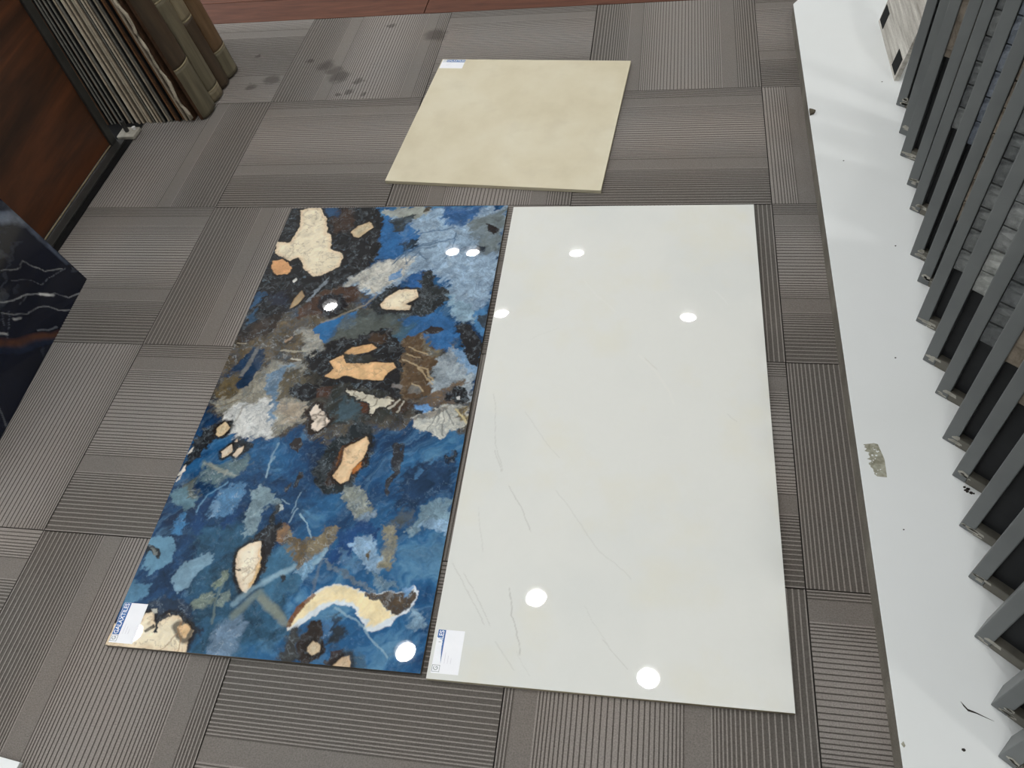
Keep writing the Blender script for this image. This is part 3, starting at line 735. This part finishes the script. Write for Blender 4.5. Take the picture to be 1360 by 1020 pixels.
# carpet squares: ribs run quarter-turned from square to square
def carpet_mesh(shift):
    """0.5 m square with raised light strands and sunk dark ones; the polarity swings across the square"""
    S = 0.5; g = 0.0012
    v, f, a = [], [], []
    x = -S / 2 + g
    prof = []
    while x < S / 2 - g:
        u = x / S + 0.5
        k = math.cos(2 * math.pi * (u - 0.95 + shift) / 1.12)        # +1 dark ground, -1 light ground
        lw = 0.0024 + 0.0056 * max(0, -k) ** 1.6
        dw = 0.0024 + 0.0056 * max(0, k) ** 1.6
        if abs(k) < 0.24:                                            # plain band
            x2 = x
            while x2 < S / 2 - g and abs(math.cos(2 * math.pi * (x2 / S + 0.5 - 0.95 + shift) / 1.12)) < 0.24: x2 += 0.001
            x2 = min(x2, S / 2 - g); prof.append((x, x2, 0.45)); x = x2; continue
        prof.append((x, min(x + lw, S / 2 - g), 1.0)); x += lw
        if x < S / 2 - g:
            prof.append((x, min(x + dw, S / 2 - g), 0.0)); x += dw
    for x0, x1, c in prof:
        z = 0.0 if c > 0.5 else (-0.0004 if c > 0.2 else -0.0011)
        n = len(v)
        v += [(x0, -S / 2 + g, z), (x1, -S / 2 + g, z), (x1, S / 2 - g, z), (x0, S / 2 - g, z)]
        f.append((n, n + 1, n + 2, n + 3)); a += [c] * 4
    k = len(prof)
    for i in range(k - 1):                                              # little side walls between strands
        f.append((4 * i + 1, 4 * i + 4, 4 * i + 7, 4 * i + 2))
    n = len(v); x0, x1, y0, y1 = -S / 2 + g, S / 2 - g, -S / 2 + g, S / 2 - g
    v += [(x0, y0, 0), (x1, y0, 0), (x1, y1, 0), (x0, y1, 0), (x0, y0, -.006), (x1, y0, -.006), (x1, y1, -.006), (x0, y1, -.006)]
    a += [0.0] * 8
    for q in ((0, 4, 5, 1), (1, 5, 6, 2), (2, 6, 7, 3), (3, 7, 4, 0)): f.append(tuple(n + j for j in q))
    me = bpy.data.meshes.new('carpet_tile'); me.from_pydata(v, [], f)
    me.materials.append(M['carpet'])
    at = me.attributes.new('strand', 'FLOAT', 'POINT'); at.data.foreach_set('value', a)
    return me
CARPET = [carpet_mesh(s) for s in (0.0, 0.04, -0.06, 0.5, 0.22, 0.75)]
# (mesh, half turn) where the photo shows which way the pattern swings
SPEC = {(3, 2): (0, 0), (3, 4): (1, 0), (3, 3): (5, 0), (2, 3): (0, 0), (2, 4): (1, 0), (1, 4): (3, 0), (0, 4): (0, 1), (-1, 4): (3, 0), (0, 3): (0, 0), (-1, 3): (5, 0), (0, 2): (0, 1), (-1, 2): (0, 0), (2, 1): (0, 0), (2, 2): (0, 0), (0, 1): (0, 0), (-1, 1): (0, 0), (1, 1): (2, 1), (0, 0): (0, 1), (2, 0): (2, 1), (3, 1): (3, 0), (3, 0): (0, 0), (1, 0): (0, 0)}
for r in range(0, 7):
    for c in range(-2, 5):
        mi, flip = SPEC.get((c, r), (random.randrange(6), random.randrange(2)))
        even = (c + r) % 2 == 0                      # ribs along y
        rot = (0 if even else -90) + (180 if flip else 0)      # odd: u runs from the far edge to the near one
        o = inst('carpet_tile', CARPET[mi], floor, Matrix.Translation((c * .5 + .25, .25 - r * .5, 0)) @ Matrix.Rotation(R(rot), 4, 'Z'))

# brown wood planks beyond the carpet
plank = MB().box(-0.5985, 0.5985, -0.0735, 0.0735, -0.006, 0.0005).mesh('floor_plank', M['floor_wood'], 0.0012)
for r in range(0, 12):
    for c in range(0, 5):
        x = -2.6 + c * 1.2 + (0.6 if r % 2 else 0.0)
        inst('floor_plank', plank, floor, Matrix.Translation((x, 0.5 + 0.075 + r * 0.15, 0)) @ Matrix.Rotation(R(180 * ((r + c) % 2)), 4, 'Z'))

# ------------------------------------------------------------ ceiling downlights (some placed from reflections in the polished tiles, the others added as fill light)
ring_me = None
LIGHTS = [(-.42, 2.46), (-.25, 2.45), (.59, 2.45), (.08, 1.80), (1.45, 1.80), (-1.29, 1.84), (-.10, -.76), (.60, -.38), (1.25, -.77), (-1.78, -.81),
          (-1.4, -2.6), (-.05, -2.6), (1.3, -2.6), (2.6, -2.6), (2.6, -.8), (2.7, 1.8), (-2.6, 1.8), (-1.4, 3.6), (0, 3.6), (1.4, 3.6), (-1.4, -4.2), (0, -4.2), (1.4, -4.2)]  # unseen extra downlights, added to even out the room's light
def ring_mesh():
    """can of the downlight: flange, outer wall and dark inner baffle"""
    n = 28; v, f, mi = [], [], []
    for k in range(n):
        a = 2 * math.pi * k / n; c, s = math.cos(a), math.sin(a)
        for rr, z in ((.058, .058), (.060, 0), (.082, -.003), (.084, .002), (.070, .006), (.070, .070)): v.append((rr * c, rr * s, z))
    for k in range(n):
        l = (k + 1) % n
        for j in range(5): f.append((6 * k + j, 6 * l + j, 6 * l + j + 1, 6 * k + j + 1)); mi.append(1 if j == 0 else 0)
    me = bpy.data.meshes.new('can'); me.from_pydata(v, [], f); me.materials.append(M['trim_white']); me.materials.append(M['black'])
    me.polygons.foreach_set('material_index', mi); return me
def disc_mesh():
    n = 28
    me = bpy.data.meshes.new('diffuser')
    me.from_pydata([(.058 * math.cos(2 * math.pi * k / n), .058 * math.sin(2 * math.pi * k / n), .05) for k in range(n)], [], [tuple(reversed(range(n)))])
    me.materials.append(M['lamp']); return me
RING, DISC = ring_mesh(), disc_mesh()
for x, y in LIGHTS:
    t = empty('downlight', (x, y, 3.0), 'round white downlight can under the ceiling', 'downlight', 'downlights in the showroom ceiling')
    inst('can', RING, t); inst('diffuser', DISC, t)

# ------------------------------------------------------------ tiles lying on the carpet
def text_mesh(s, size, mat, name):
    cu = bpy.data.curves.new(name, 'FONT'); cu.body = s; cu.size = size; cu.align_x = 'LEFT'; cu.align_y = 'CENTER'; cu.offset = size * 0.012
    ob = bpy.data.objects.new(name, cu); col.objects.link(ob)
    dg = bpy.context.evaluated_depsgraph_get()
    me = bpy.data.meshes.new_from_object(ob.evaluated_get(dg))
    bpy.data.objects.remove(ob); bpy.data.curves.remove(cu)
    me.name = name; me.materials.clear(); me.materials.append(mat)
    return me

def place_text(name, s, x0, x1, y, h, z, mat, parent, Mt):
    """lettering stretched to run from x0 to x1 on the label"""
    me = text_mesh(s, h * 1.38, mat, name)
    xs = [v.co.x for v in me.vertices]; k = (x1 - x0) / (max(xs) - min(xs)); m0 = min(xs)
    for v in me.vertices: v.co = Vector((x0 + (v.co.x - m0) * k, y + v.co.y, z))
    return inst(name, me, parent, Mt)

def label(tile, x, y, ang, z, band_full=True):
    """printed paper sticker: local x along the lettering, local y across; origin at its lower left"""
    Mt = Matrix.Translation((x, y, z)) @ Matrix.Rotation(R(ang), 4, 'Z') @ Matrix.Diagonal((.72, .78, 1, 1))
    W, H = 0.105, 0.062
    sh = MB().box(0, W, -H, 0, 0, 0.0003).build('label', M['paper'], tile); sh.matrix_local = Mt
    tag(sh, 'white paper label with a blue name band along one edge')
    I = Matrix.Identity(4)
    if band_full:
        bd = MB().poly([(0.021, -0.0185), (W - 0.0005, -0.0185), (W - 0.0005, -0.001), (0.021, -0.001)], 0.0003, 0.0005).build('blue_band', M['ink_blue'], sh)
        place_text('lettering', 'GALAXTILES', 0.023, 0.1025, -0.0097, 0.0115, 0.0006, M['ink_white'], sh, I)
    else:                                          # the print of this one is partly worn away
        bd = MB().poly([(0.022, -0.0185), (W - 0.0005, -0.0185), (W - 0.0005, -0.0135), (0.060, -0.0145)], 0.0003, 0.0005)
        bd.poly([(0.082, -0.006), (W - 0.0005, -0.006), (W - 0.0005, -0.001), (0.086, -0.001)], 0.0003, 0.0005)
        bd.poly([(0.078, -0.0138), (W - 0.0005, -0.0138), (W - 0.0005, -0.0058), (0.083, -0.0058)], 0.0003, 0.00045)
        bd = bd.build('blue_band', M['ink_blue'], sh)
        place_text('lettering', 'GALAXTILES', 0.023, 0.1025, -0.0102, 0.0108, 0.0006, M['ink_white'], sh, I)
    em = MB()
    for b in ((.0035, .0195, -.0185, -.0175), (.0035, .0195, -.002, -.001), (.0035, .0045, -.0185, -.001), (.0185, .0195, -.0185, -.001)): em.box(*b, 0.0003, 0.0005)
    em.build('emblem_box', M['ink_grey'], sh)
    place_text('emblem_letter', 'G', 0.0072, 0.0158, -0.0098, 0.0105, 0.0005, M['ink_grey'], sh, I)
    pr = MB()
    for i in range(3): pr.box(0.024, 0.05 - 0.006 * i, -0.027 - i * 0.007, -0.0262 - i * 0.007, 0.0003, 0.0004)
    pr.build('printed_line', M['ink_pale'], sh)
    return sh

M['ink_pale'] = mottled('faint_print', (206, 204, 214), (214, 212, 220), 60, 0.4)
M['blue_print'] = vcol_mat('polished_blue_marble', 0.016, 0.5, 0.16, 120)
M['cream_print'] = vcol_mat('polished_cream_porcelain', 0.014, 0.5, 0.03, 40)
TH = 0.0095
def flat_tile(name, x, y, ang, lab, cat='tile'):
    return empty(name, (x, y, 0.0005), lab, cat, None, Matrix.Rotation(ang, 4, 'Z'))

bt = flat_tile('marble_tile', .5469, -1.1148, .0124, 'long polished blue, black and cream marble tile lying on the grey carpet')
printed_slab('slab', .6, 1.2, TH, 400, 800, paint_blue, M['blue_print'], M['tile_body_dark'], bt)
label(bt, -.3 + .004, -.6 + .006, 90, TH)
ct = flat_tile('porcelain_tile', 1.1604, -1.1152, .0091, 'long polished off-white tile with faint hairlines, beside the blue marble tile')
printed_slab('slab', .6, 1.2, TH, 260, 520, paint_cream, M['cream_print'], M['tile_body'], ct)
label(ct, -.3 + .006, -.6 + .010, 90, TH, False)

t_ = NT('matt_beige_porcelain', 0.42, 0.4)
v_ = t_.coord('Object')
c_ = t_.ramp(t_.noise(v_, 4.5, 5, 0.6), [(0.3, lin((198, 188, 160))), (0.5, lin((208, 199, 173))), (0.7, lin((214, 207, 184)))])
c_ = t_.mix(t_.ramp(t_.noise(v_, 11, 3), [(0.55, (0, 0, 0)), (0.75, (0.35, 0.35, 0.35))]), c_, lin((190, 180, 156)))
t_.color(c_); M['beige'] = t_.m
sq = flat_tile('square_tile', .8022, -.1312, -.0832, 'square plain beige tile lying alone on the carpet behind the two long tiles')
MB().box(-.3, .3, -.3, .3, 0, TH).build('slab', [M['beige']], sq, 0.0008)
MB().box(-.3, .3, -.3, .3, -0.0003, TH * .75).build('tile_edge', M['tile_body'], sq)
label(sq, -.3 + .003, .3 - .003, 0, TH)

wt = flat_tile('white_tile', -.137, -2.224, -.0966, 'plain white tile of which only a corner shows, at the bottom left')
MB().box(-.45, .3, -.33, .33, 0, TH).build('slab', M['laminate'], wt, 0.0008)

# ------------------------------------------------------------ white platform on the right
PZ = 0.05
pf = empty('display_platform', (1.605, -1.2, 0), 'low white platform with a worn grey front edge, under the row of steel frames', 'platform')
out = [(0.0, -2.4), (1.5, -2.4), (1.5, 1.9), (0.108, 1.72), (0.0, 1.552)]
MB().poly(out, 0.0, PZ - 0.003).build('base', M['platform_side'], pf)
MB().poly([(x - (0.0015 if x == 0 else 0), y) for x, y in out], PZ - 0.003, PZ).build('top', M['laminate'], pf, 0.0008)
rp = random.Random(21)
pts = [(1.634, -1.2255)]
for k in range(1, 24):                                  # torn left edge
    f_ = k / 24
    pts.append((1.617 + .008 * f_ + rp.uniform(-.0035, .003) + (.004 if rp.random() < .2 else 0), -1.2265 - f_ * .068))
pts += [(1.631, -1.2965), (1.647, -1.2975), (1.6478, -1.26), (1.6405, -1.2275)]
o = MB().poly(pts, PZ, PZ + 0.0004).build('tape_residue', M['residue'])
tag(o, 'ragged grey patch of old tape stuck on the white platform', 'tape')
hm = MB()
for k in range(16):                                     # places where the tape has flaked off
    x, y, s = rp.uniform(1.626, 1.643), rp.uniform(-1.294, -1.236), rp.uniform(.0008, .0022)
    hm.poly([(x + s * rp.uniform(.6, 1.2) * math.cos(a_), y + s * rp.uniform(.6, 1.2) * math.sin(a_)) for a_ in (0, 1.1, 2.2, 3.3, 4.4, 5.4)], PZ + .0003, PZ + .0006)
hm.build('flaked_spot', M['laminate'], o)
rr = random.Random(3)
mb = MB()
for i in range(7):
    x, y, s = 1.768 + rr.random() * .02, -1.3225 + rr.random() * .013, .0015 + rr.random() * .002
    mb.poly([(x + s * math.cos(k * 1.05 + i), y + s * (0.6 + .4 * rr.random()) * math.sin(k * 1.05 + i)) for k in range(6)], PZ, PZ + .0012)
o = mb.build('dirt_flecks', M['dirt']); tag(o, 'small dark flecks of dirt on the platform by a frame foot', 'dirt', kind='stuff')
o = MB().poly([(1.6985, -1.681), (1.7065, -1.6912), (1.716, -1.6945), (1.740, -1.7055), (1.717, -1.6968), (1.7065, -1.6945), (1.7015, -1.688)], PZ, PZ + .0005).build('scratch', M['dirt'], pf)
o = MB().poly([(1.609, -1.692 - .055), (1.611, -1.753), (1.6085, -1.756), (1.605, -1.751)], PZ, PZ + .0004).build('scuff', M['residue'], pf)
for o in pf.children:
    if o.name.startswith(('scratch', 'scuff')): o.matrix_local = Matrix.Translation((-1.605, 1.2, 0))
o = MB().poly([(-.004, -.012), (.006, -.006), (.011, .004), (.004, .009), (-.004, .012)], 0, .012).build('splinter', M['brown_chip'])
o.location = (1.6085, -.201, PZ - .006); tag(o, 'dark chip of broken board at the platform edge, near the back', 'chip')
for x, y, s in ((1.70, -1.02, .002), (1.745, -.70, .002), (1.66, -1.40, .0015), (1.69, -1.75, .003), (1.668, -.40, .002), (1.80, -.07, .002)):
    o = MB().poly([(s * math.cos(k), s * .8 * math.sin(k)) for k in (0, 1.1, 2.3, 3.4, 4.6, 5.4)], 0, .0004).build('speck', M['dirt'], pf)
    o.matrix_local = Matrix.Translation((x - 1.605, y + 1.2, PZ))

# ------------------------------------------------------------ row of steel display frames holding stone samples
FW, FH, FD, FT = 0.46, 0.80, 0.04, 0.024
def bar_v():
    return MB().box(0, FT, 0, FD, 0, FH).mesh('side_bar', M['frame'], 0.002)
def bar_h():
    return MB().box(FT, FW - FT, 0, FD, 0, FT).mesh('cross_bar', M['frame_dusty'], 0.002)
BV, BH = bar_v(), bar_h()
def scuff_mesh(seed):
    r = random.Random(seed); mb = MB()
    for i in range(5):
        w = .006 + r.random() * .018; x = .002 + r.random() * .016; z = .002 + r.random() * .018; h = .001 + r.random() * .006
        k = r.random() * .004
        q = [(x, -.0004, z), (x + w, -.0004, z + k - .002), (x + w * .9, -.0004, z + h + k), (x + w * .3, -.0004, z + h * 1.5), (x - .001, -.0004, z + h * .6)]
        n = len(mb.v); mb.v += q; mb.f.append((n, n + 1, n + 2, n + 3, n + 4)); mb.mi.append(0)
    return mb.mesh('paint_scuff', M['frame_worn'])
SCUFF = [scuff_mesh(i) for i in range(5)]
def split_stone(w, h, seed):
    """rough-faced block, face towards -y"""
    r = random.Random(seed); n = 4; mb = MB(); idx = {}
    for j in range(n + 1):
        for i in range(n + 1):
            e = i in (0, n) or j in (0, n)
            idx[i, j] = len(mb.v)
            mb.v.append((w * (i / n) + (0 if e else r.uniform(-.15, .15) * w / n), -(.006 + (r.uniform(0, .003) if e else r.uniform(.002, .012))), h * (j / n)))
    for j in range(n):
        for i in range(n):
            mb.f.append((idx[i, j], idx[i + 1, j], idx[i + 1, j + 1], idx[i, j + 1])); mb.mi.append(0)
    b = len(mb.v); mb.v += [(0, 0, 0), (w, 0, 0), (w, 0, h), (0, 0, h)]
    e0 = [idx[i, 0] for i in range(n + 1)]; e1 = [idx[n, j] for j in range(n + 1)]; e2 = [idx[i, n] for i in reversed(range(n + 1))]; e3 = [idx[0, j] for j in reversed(range(n + 1))]
    for e, (p, q) in ((e0, (b, b + 1)), (e1, (b + 1, b + 2)), (e2, (b + 2, b + 3)), (e3, (b + 3, b))):
        mb.f.append(tuple([*e, q, p])); mb.mi.append(0)
    return mb
SH = 0.05
FRAMES = [(1.819, -.175), (1.809, -.294), (1.799, -.383), (1.798, -.492), (1.791, -.579), (1.770, -.728), (1.772, -.808), (1.752, -.921), (1.749, -1.023), (1.758, -1.104), (1.753, -1.208), (1.756, -1.286), (1.749, -1.386), (1.746, -1.479), (1.736, -1.579), (1.739, -1.682), (1.734, -1.754)]
ORD = ['first', 'second', 'third', 'fourth', 'fifth', 'sixth', 'seventh', 'eighth', 'ninth', 'tenth', 'eleventh', 'twelfth', 'thirteenth', 'fourteenth', 'fifteenth', 'sixteenth', 'seventeenth']
STYLE = [3, 2, 2, 2, 3, 1, 2, 3, 0, 3, 2, 2, 3, 1, 0, 2, 0]
LOW = [.30, .30, .267, .252, .229, .30, .182, .166, .214, .173, .244, .24, .26, .24, .25, .26, .24]
SNAME = ['pale grey', 'blue-grey', 'tan', 'dark grey']
STONE_MESH = {}
for st in range(4):
    for k in range(3):
        STONE_MESH[st, k] = split_stone(0.135, SH - .003, 100 + st * 7 + k).mesh('stone', STONES[st])
for i, (x, y) in enumerate(FRAMES):
    yaw = -39 + random.Random(i).uniform(-1.5, 1.5)
    far = 'from the back' if i < 9 else 'from the front'
    no = ORD[i] if i < 9 else ORD[len(FRAMES) - 1 - i]
    t = empty('display_rack', (x, y, PZ), f'grey steel display rack on the white platform, {no} {far} of the row', 'display rack', 'steel racks standing on the white platform', Matrix.Rotation(R(yaw), 4, 'Z'))
    inst('side_bar', BV, t); inst('side_bar', BV, t, Matrix.Translation((FW - FT, 0, 0)))
    inst('cross_bar', BH, t); inst('cross_bar', BH, t, Matrix.Translation((0, 0, FH - FT)))
    inst('backing_board', BOARD, t) if i else None
    if not i:
        BOARD = MB().box(FT, FW - FT, .014, .024, FT, FH - FT).mesh('backing_board', M['black_board'])
        inst('backing_board', BOARD, t)
    inst('paint_scuff', SCUFF[i % 5], t)
    st = STYLE[i]
    if i in (2, 3, 10, 11):                     # smooth samples, one slab
        p = MB().box(FT, FW - FT, .004, .014, LOW[i], FH - FT - .02).build('tile_sample', STONES[st], t)
    else:
        p = MB().box(FT, FW - FT, .010, .014, LOW[i], FH - FT - .02).build('stone_sample', M['tile_body_dark'], t)
        tag(p, f'{SNAME[st]} split-face stone sample')
        rows = int((FH - FT - .02 - LOW[i]) / SH)
        for r_ in range(rows):
            off = (0, -.05, -.09)[r_ % 3]
            for c_ in range(3):
                x0 = FT + .001 + c_ * .137
                o = inst('stone', STONE_MESH[st, (r_ * 2 + c_ + i) % 3], p, Matrix.Translation((x0, .010, LOW[i] + r_ * SH)))

# streaked board leaning back at the far end of the row
sb = empty('sample_board', (1.830, .082, PZ), 'grey streaked travertine-look board with two black patches, at the far end of the frames', 'sample board', None, Matrix.Rotation(R(9.4), 4, 'Y'))
MB().box(0, .012, -.15, .15, 0, .60).build('panel', [M['travertine']], sb, 0.001)
for y0 in (.09, -.14):
    MB().box(-.0012, 0, y0, y0 + .051, .010, .056).build('black_patch', M['black'], sb)

# ------------------------------------------------------------ left: wood panel in its steel frame
RX = -.455
fr = empty('floor_rail', (-.43, -.48, 0), 'dark steel floor rail and black strip for the shaded gap along the foot of the wood panel', 'rail')
MB().box(-.22, .026, -.40, .40, .0002, .002).build('shade_strip', M['black'], fr)  # flat black strip on the carpet, stands in for the shaded gap
MB().box(-.025, .004, -.38, .292, .002, .008).build('channel', M['steel'], fr, .001)
wp = empty('wood_panel', (-.46, -.49, .008), 'large upright red-brown wood-grain tile in a dark steel frame, at the left', 'tile panel')
MB().box(-.016, .0, -.282, .268, .006, 1.2).build('wood_tile', M['panel_wood'], wp, .001)
MB().box(-.03, .008, .268, .298, 0, 1.22).build('side_bar', M['steel'], wp, .0015)
MB().box(-.03, .008, -.298, -.282, 0, 1.22).build('side_bar', M['steel'], wp, .0015)
MB().box(-.03, .008, -.282, .268, 1.2, 1.22).build('top_bar', M['steel'], wp, .0015)
MB().box(.0, .0025, -.282, .268, 0.001, .0045).build('bottom_trim', M['gold'], wp, .0008)
ft = empty('support_foot', (-.425, -.155, 0), 'small worn white foot with a bolt, at the foot of the wood panel frame', 'foot')
MB().box(-.03, .03, -.028, .022, .0022, .014).build('plate', M['frame_worn'], ft, .003)
MB().tube([(-.005, 0, .014), (-.005, 0, .05)], .007, 10).build('bolt', M['steel'], ft)
MB().tube([(.016, .010, .014), (.016, .010, .022)], .006, 8).build('nut', M['trim_white'], ft)

# ------------------------------------------------------------ left: boards leaning side by side, seen on edge, bamboo-look one in front
EDGE = {'pale tan': ((156, 143, 124), (186, 172, 152)), 'grey': ((96, 94, 88), (124, 121, 112)), 'dark brown': ((62, 44, 32), (88, 64, 46)), 'warm brown': ((112, 80, 56), (140, 104, 74)), 'cream': ((176, 165, 146), (204, 194, 175))}
EM = {k: mottled('board_edge', a, b, 60, 0.8, 0.2, fine=0.3) for k, (a, b) in EDGE.items()}
seq = ['grey', 'dark brown', 'grey', 'grey', 'dark brown', 'grey', 'grey', 'pale tan', 'grey', 'cream', 'pale tan', 'pale tan', 'cream', 'pale tan', 'grey', 'cream', 'pale tan', 'grey', 'cream', 'grey', 'warm brown', 'dark brown', 'warm brown', 'pale tan', 'cream']
NB = len(seq)
xs0, xs1 = -.545, -.246
rb = random.Random(11)
NAMEORD = ORD + ['eighteenth', 'nineteenth', 'twentieth', 'twenty-first', 'twenty-second', 'twenty-third', 'twenty-fourth', 'twenty-fifth']
for i, k in enumerate(seq):
    f_ = i / (NB - 1)
    x = xs0 + (xs1 - xs0) * f_
    lean = math.atan(.008 + .095 * f_)
    th = (xs1 - xs0) / (NB - 1) * rb.uniform(.58, .74)
    y0 = -.104 + .014 * f_ + rb.uniform(-.006, .006)
    t = empty('sample_board', (x, y0, .0005 + th * math.sin(lean)), f'sample board with {k} edge, {NAMEORD[i]} from the wood panel in the leaning stack', 'sample board', 'boards leaning in a stack beside the wood panel', Matrix.Rotation(-lean, 4, 'Y'))
    H_ = .60 + rb.uniform(-.02, .0)
    D_ = rb.uniform(.285, .30)
    MB().box(0, th * .72, 0, D_, 0, H_).build('board', EM[k], t, .0006)
    MB().box(th * .72, th, .002, D_ - .002, .002, H_ - .002).build('facing', M['black_board'] if k in ('dark brown', 'grey') else M['tile_body_dark'], t)

# a board faced with a knotted pale branch, its wavy edge showing
lean = math.atan(.105)
t = empty('sample_board', (-.236, -.094, .002), 'sample board with a wavy pale twisted edge, next to the bamboo-look board', 'sample board', None, Matrix.Rotation(-lean, 4, 'Y'))
MB().box(0, .007, .004, .29, 0, .6).build('board', EM['dark brown'], t)
rw = random.Random(5)
path = [(.003 + .004 * math.sin(z * 60) + rw.uniform(-.0015, .0015), -.005 + .003 * math.sin(z * 43 + 1), z) for z in [.012 + .018 * j for j in range(33)]]
MB().tube(path, [.0035 + rw.uniform(0, .0025) for _ in path], 7).build('wavy_edge', EM['cream'], t, smooth=True)

BM = {}
for k, cs in dict(olive=((74, 68, 54), (104, 97, 78), (126, 118, 96)), dark=((46, 37, 28), (64, 52, 39), (80, 66, 50)), tan=((92, 82, 66), (122, 112, 90), (146, 134, 108)), brown=((74, 56, 38), (98, 76, 52), (114, 92, 66))).items():
    tb = NT('bamboo_print', 0.45, 0.35)
    tb.color(tb.ramp(tb.noise(tb.coord('Object', (14, 14, 1.6)), 2.2, 5, 0.6, 0.6), [(0.28, lin(cs[0])), (0.5, lin(cs[1])), (0.72, lin(cs[2]))]))
    BM[k] = tb.m
M['bamboo_node'] = mottled('bamboo_node', (118, 108, 84), (146, 134, 106), 40, 0.5, 0.3)
lean = math.atan(.125)
t = empty('sample_board', (-.208, -.088, .003), 'brown bamboo-look relief board of four poles, at the outer end of the leaning stack', 'sample board', None, Matrix.Rotation(-lean, 4, 'Y'))
MB().box(0, .010, 0, .302, 0, .6).build('board', EM['dark brown'], t)
edges = [0.0, .088, .160, .222, .300]
NODES = [(.165, .44), (.035, .326), (.228, .53), (.089, .40)]
TINT = [('olive', 'dark', 'olive'), ('tan', 'olive', 'tan'), ('dark', 'tan', 'dark'), ('olive', 'brown', 'olive')]
def half_round(zs, bulge, r, cy, mat, name, parent):
    mb = MB(); seg = 12; rows = []
    for z, b in zip(zs, bulge):
        rows.append(len(mb.v))
        for j in range(seg + 1):
            a = -math.pi / 2 + math.pi * j / seg
            mb.v.append((.010 + .40 * r * b * math.cos(a), cy + r * math.sin(a), z))
    for q in range(len(rows) - 1):
        for j in range(seg):
            mb.f.append((rows[q] + j, rows[q] + j + 1, rows[q + 1] + j + 1, rows[q + 1] + j)); mb.mi.append(0)
    for q in (0, -1): mb.f.append(tuple(rows[q] + j for j in range(seg + 1))); mb.mi.append(0)
    o = mb.build(name, mat, parent)
    for p_ in o.data.polygons: p_.use_smooth = len(p_.vertices) == 4
    return o
for k in range(4):
    y0, y1 = edges[k] + .0015, edges[k + 1] - .0015
    r_ = (y1 - y0) / 2; cy = (y0 + y1) / 2
    cuts = [0.0, *NODES[k], .6]
    for (za, zb), tint in zip(zip(cuts[:-1], cuts[1:]), TINT[k]):
        sg = half_round([za, za + .012, (za + zb) / 2, zb - .014, zb - .002], [1.06, 1.0, .97, 1.0, 1.08], r_, cy, BM[tint], 'bamboo_pole', t)
        if zb < .6:
            half_round([zb - .003, zb - .001, zb + .003], [1.05, 1.16, 1.05], r_, cy, M['bamboo_node'], 'node_ring', sg)

# ------------------------------------------------------------ left: dark blue marble slab leaning at the lower left
def paint_navy(U, V):
    """V runs down from the slab's top, U from the far end to the near one"""
    L3 = lambda c: np.array(lin(c))
    n = fbm(U, V, 160, 3, 5)
    C = L3((17, 22, 36)) * (0.7 + 0.7 * n[..., None])
    w1 = (fbm(U, V, 60, 41, 5) - 0.5) * 70; w2 = (fbm(U, V, 60, 51, 5) - 0.5) * 70
    r = ridge(U * .5 + w1, V + w2, 120, 7, 60, 4) * np.clip((fbm(U, V, 90, 91) - .42) * 6, 0, 1)
    C = C * (1 - r[..., None] * .2) + L3((110, 116, 126)) * r[..., None] * .2
    for c, wd, al, pts in NAVY:
        d = pdist(U + w1 * .22, V + w2 * .22, pts)
        w = np.clip(1.5 - d / wd, 0, 1) * al * np.clip(.45 + (fbm(U, V, 25, 77) - .3) * 1.6, 0, 1)
        C = C * (1 - w[..., None]) + L3(c) * w[..., None]
    return C
M['navy'] = vcol_mat('polished_navy_marble', 0.08, 0.5, 0.15, 60)
# slab frame: far lower corner on the floor, long side running towards the viewer, leaning back to the left
P0 = Vector((-.2616, -.7879, .001)); eu = Vector((.0396, -.5141, 0)).normalized(); lz = Vector((-.24, 0, 1)).normalized()
nn = eu.cross(lz).normalized()
if nn.x < 0: nn = -nn
SW, SHT = .62, .95
up = -lz                                          # V runs down
c0 = P0 + lz * SHT                                # top far corner
ml = empty('marble_slab', P0, 'dark navy marble slab with white veins and a rust band, leaning at the left edge', 'slab')
# printed_slab is centred, +x along U, +y against V, +z the face
xax = eu; yax = lz; zax = xax.cross(yax).normalized()
flip = zax.x < 0
if flip:
    xax = -eu; zax = xax.cross(yax).normalized()
cen = P0 + eu * (SW / 2) + lz * (SHT / 2) - zax * .012
mat = Matrix(((xax.x, yax.x, zax.x, cen.x), (xax.y, yax.y, zax.y, cen.y), (xax.z, yax.z, zax.z, cen.z), (0, 0, 0, 1)))
sl = printed_slab('slab', SW, SHT, .012, 200, 300, (lambda U, V: paint_navy(SW * 1000 - U, V)) if flip else paint_navy, M['navy'], M['navy'], ml)
sl.matrix_local = Matrix.Translation(-P0) @ mat
# steel stand that carries the slab
sd = empty('slab_stand', (-.45, -1.11, 0), 'dark steel stand behind the navy marble slab', 'stand')
for dy in (-.2, .2):
    MB().tube([(-.20, dy, .012), (.10, dy, .012)], .011, 8).build('foot', M['steel'], sd)
    MB().tube([(.09, dy, .02), (-.085, dy, .80)], .011, 8).build('upright', M['steel'], sd)
    MB().tube([(-.19, dy, .02), (-.085, dy, .80)], .009, 8).build('brace', M['steel'], sd)
MB().tube([(-.085, -.2, .80), (-.085, .2, .80)], .010, 8).build('cross_bar', M['steel'], sd)
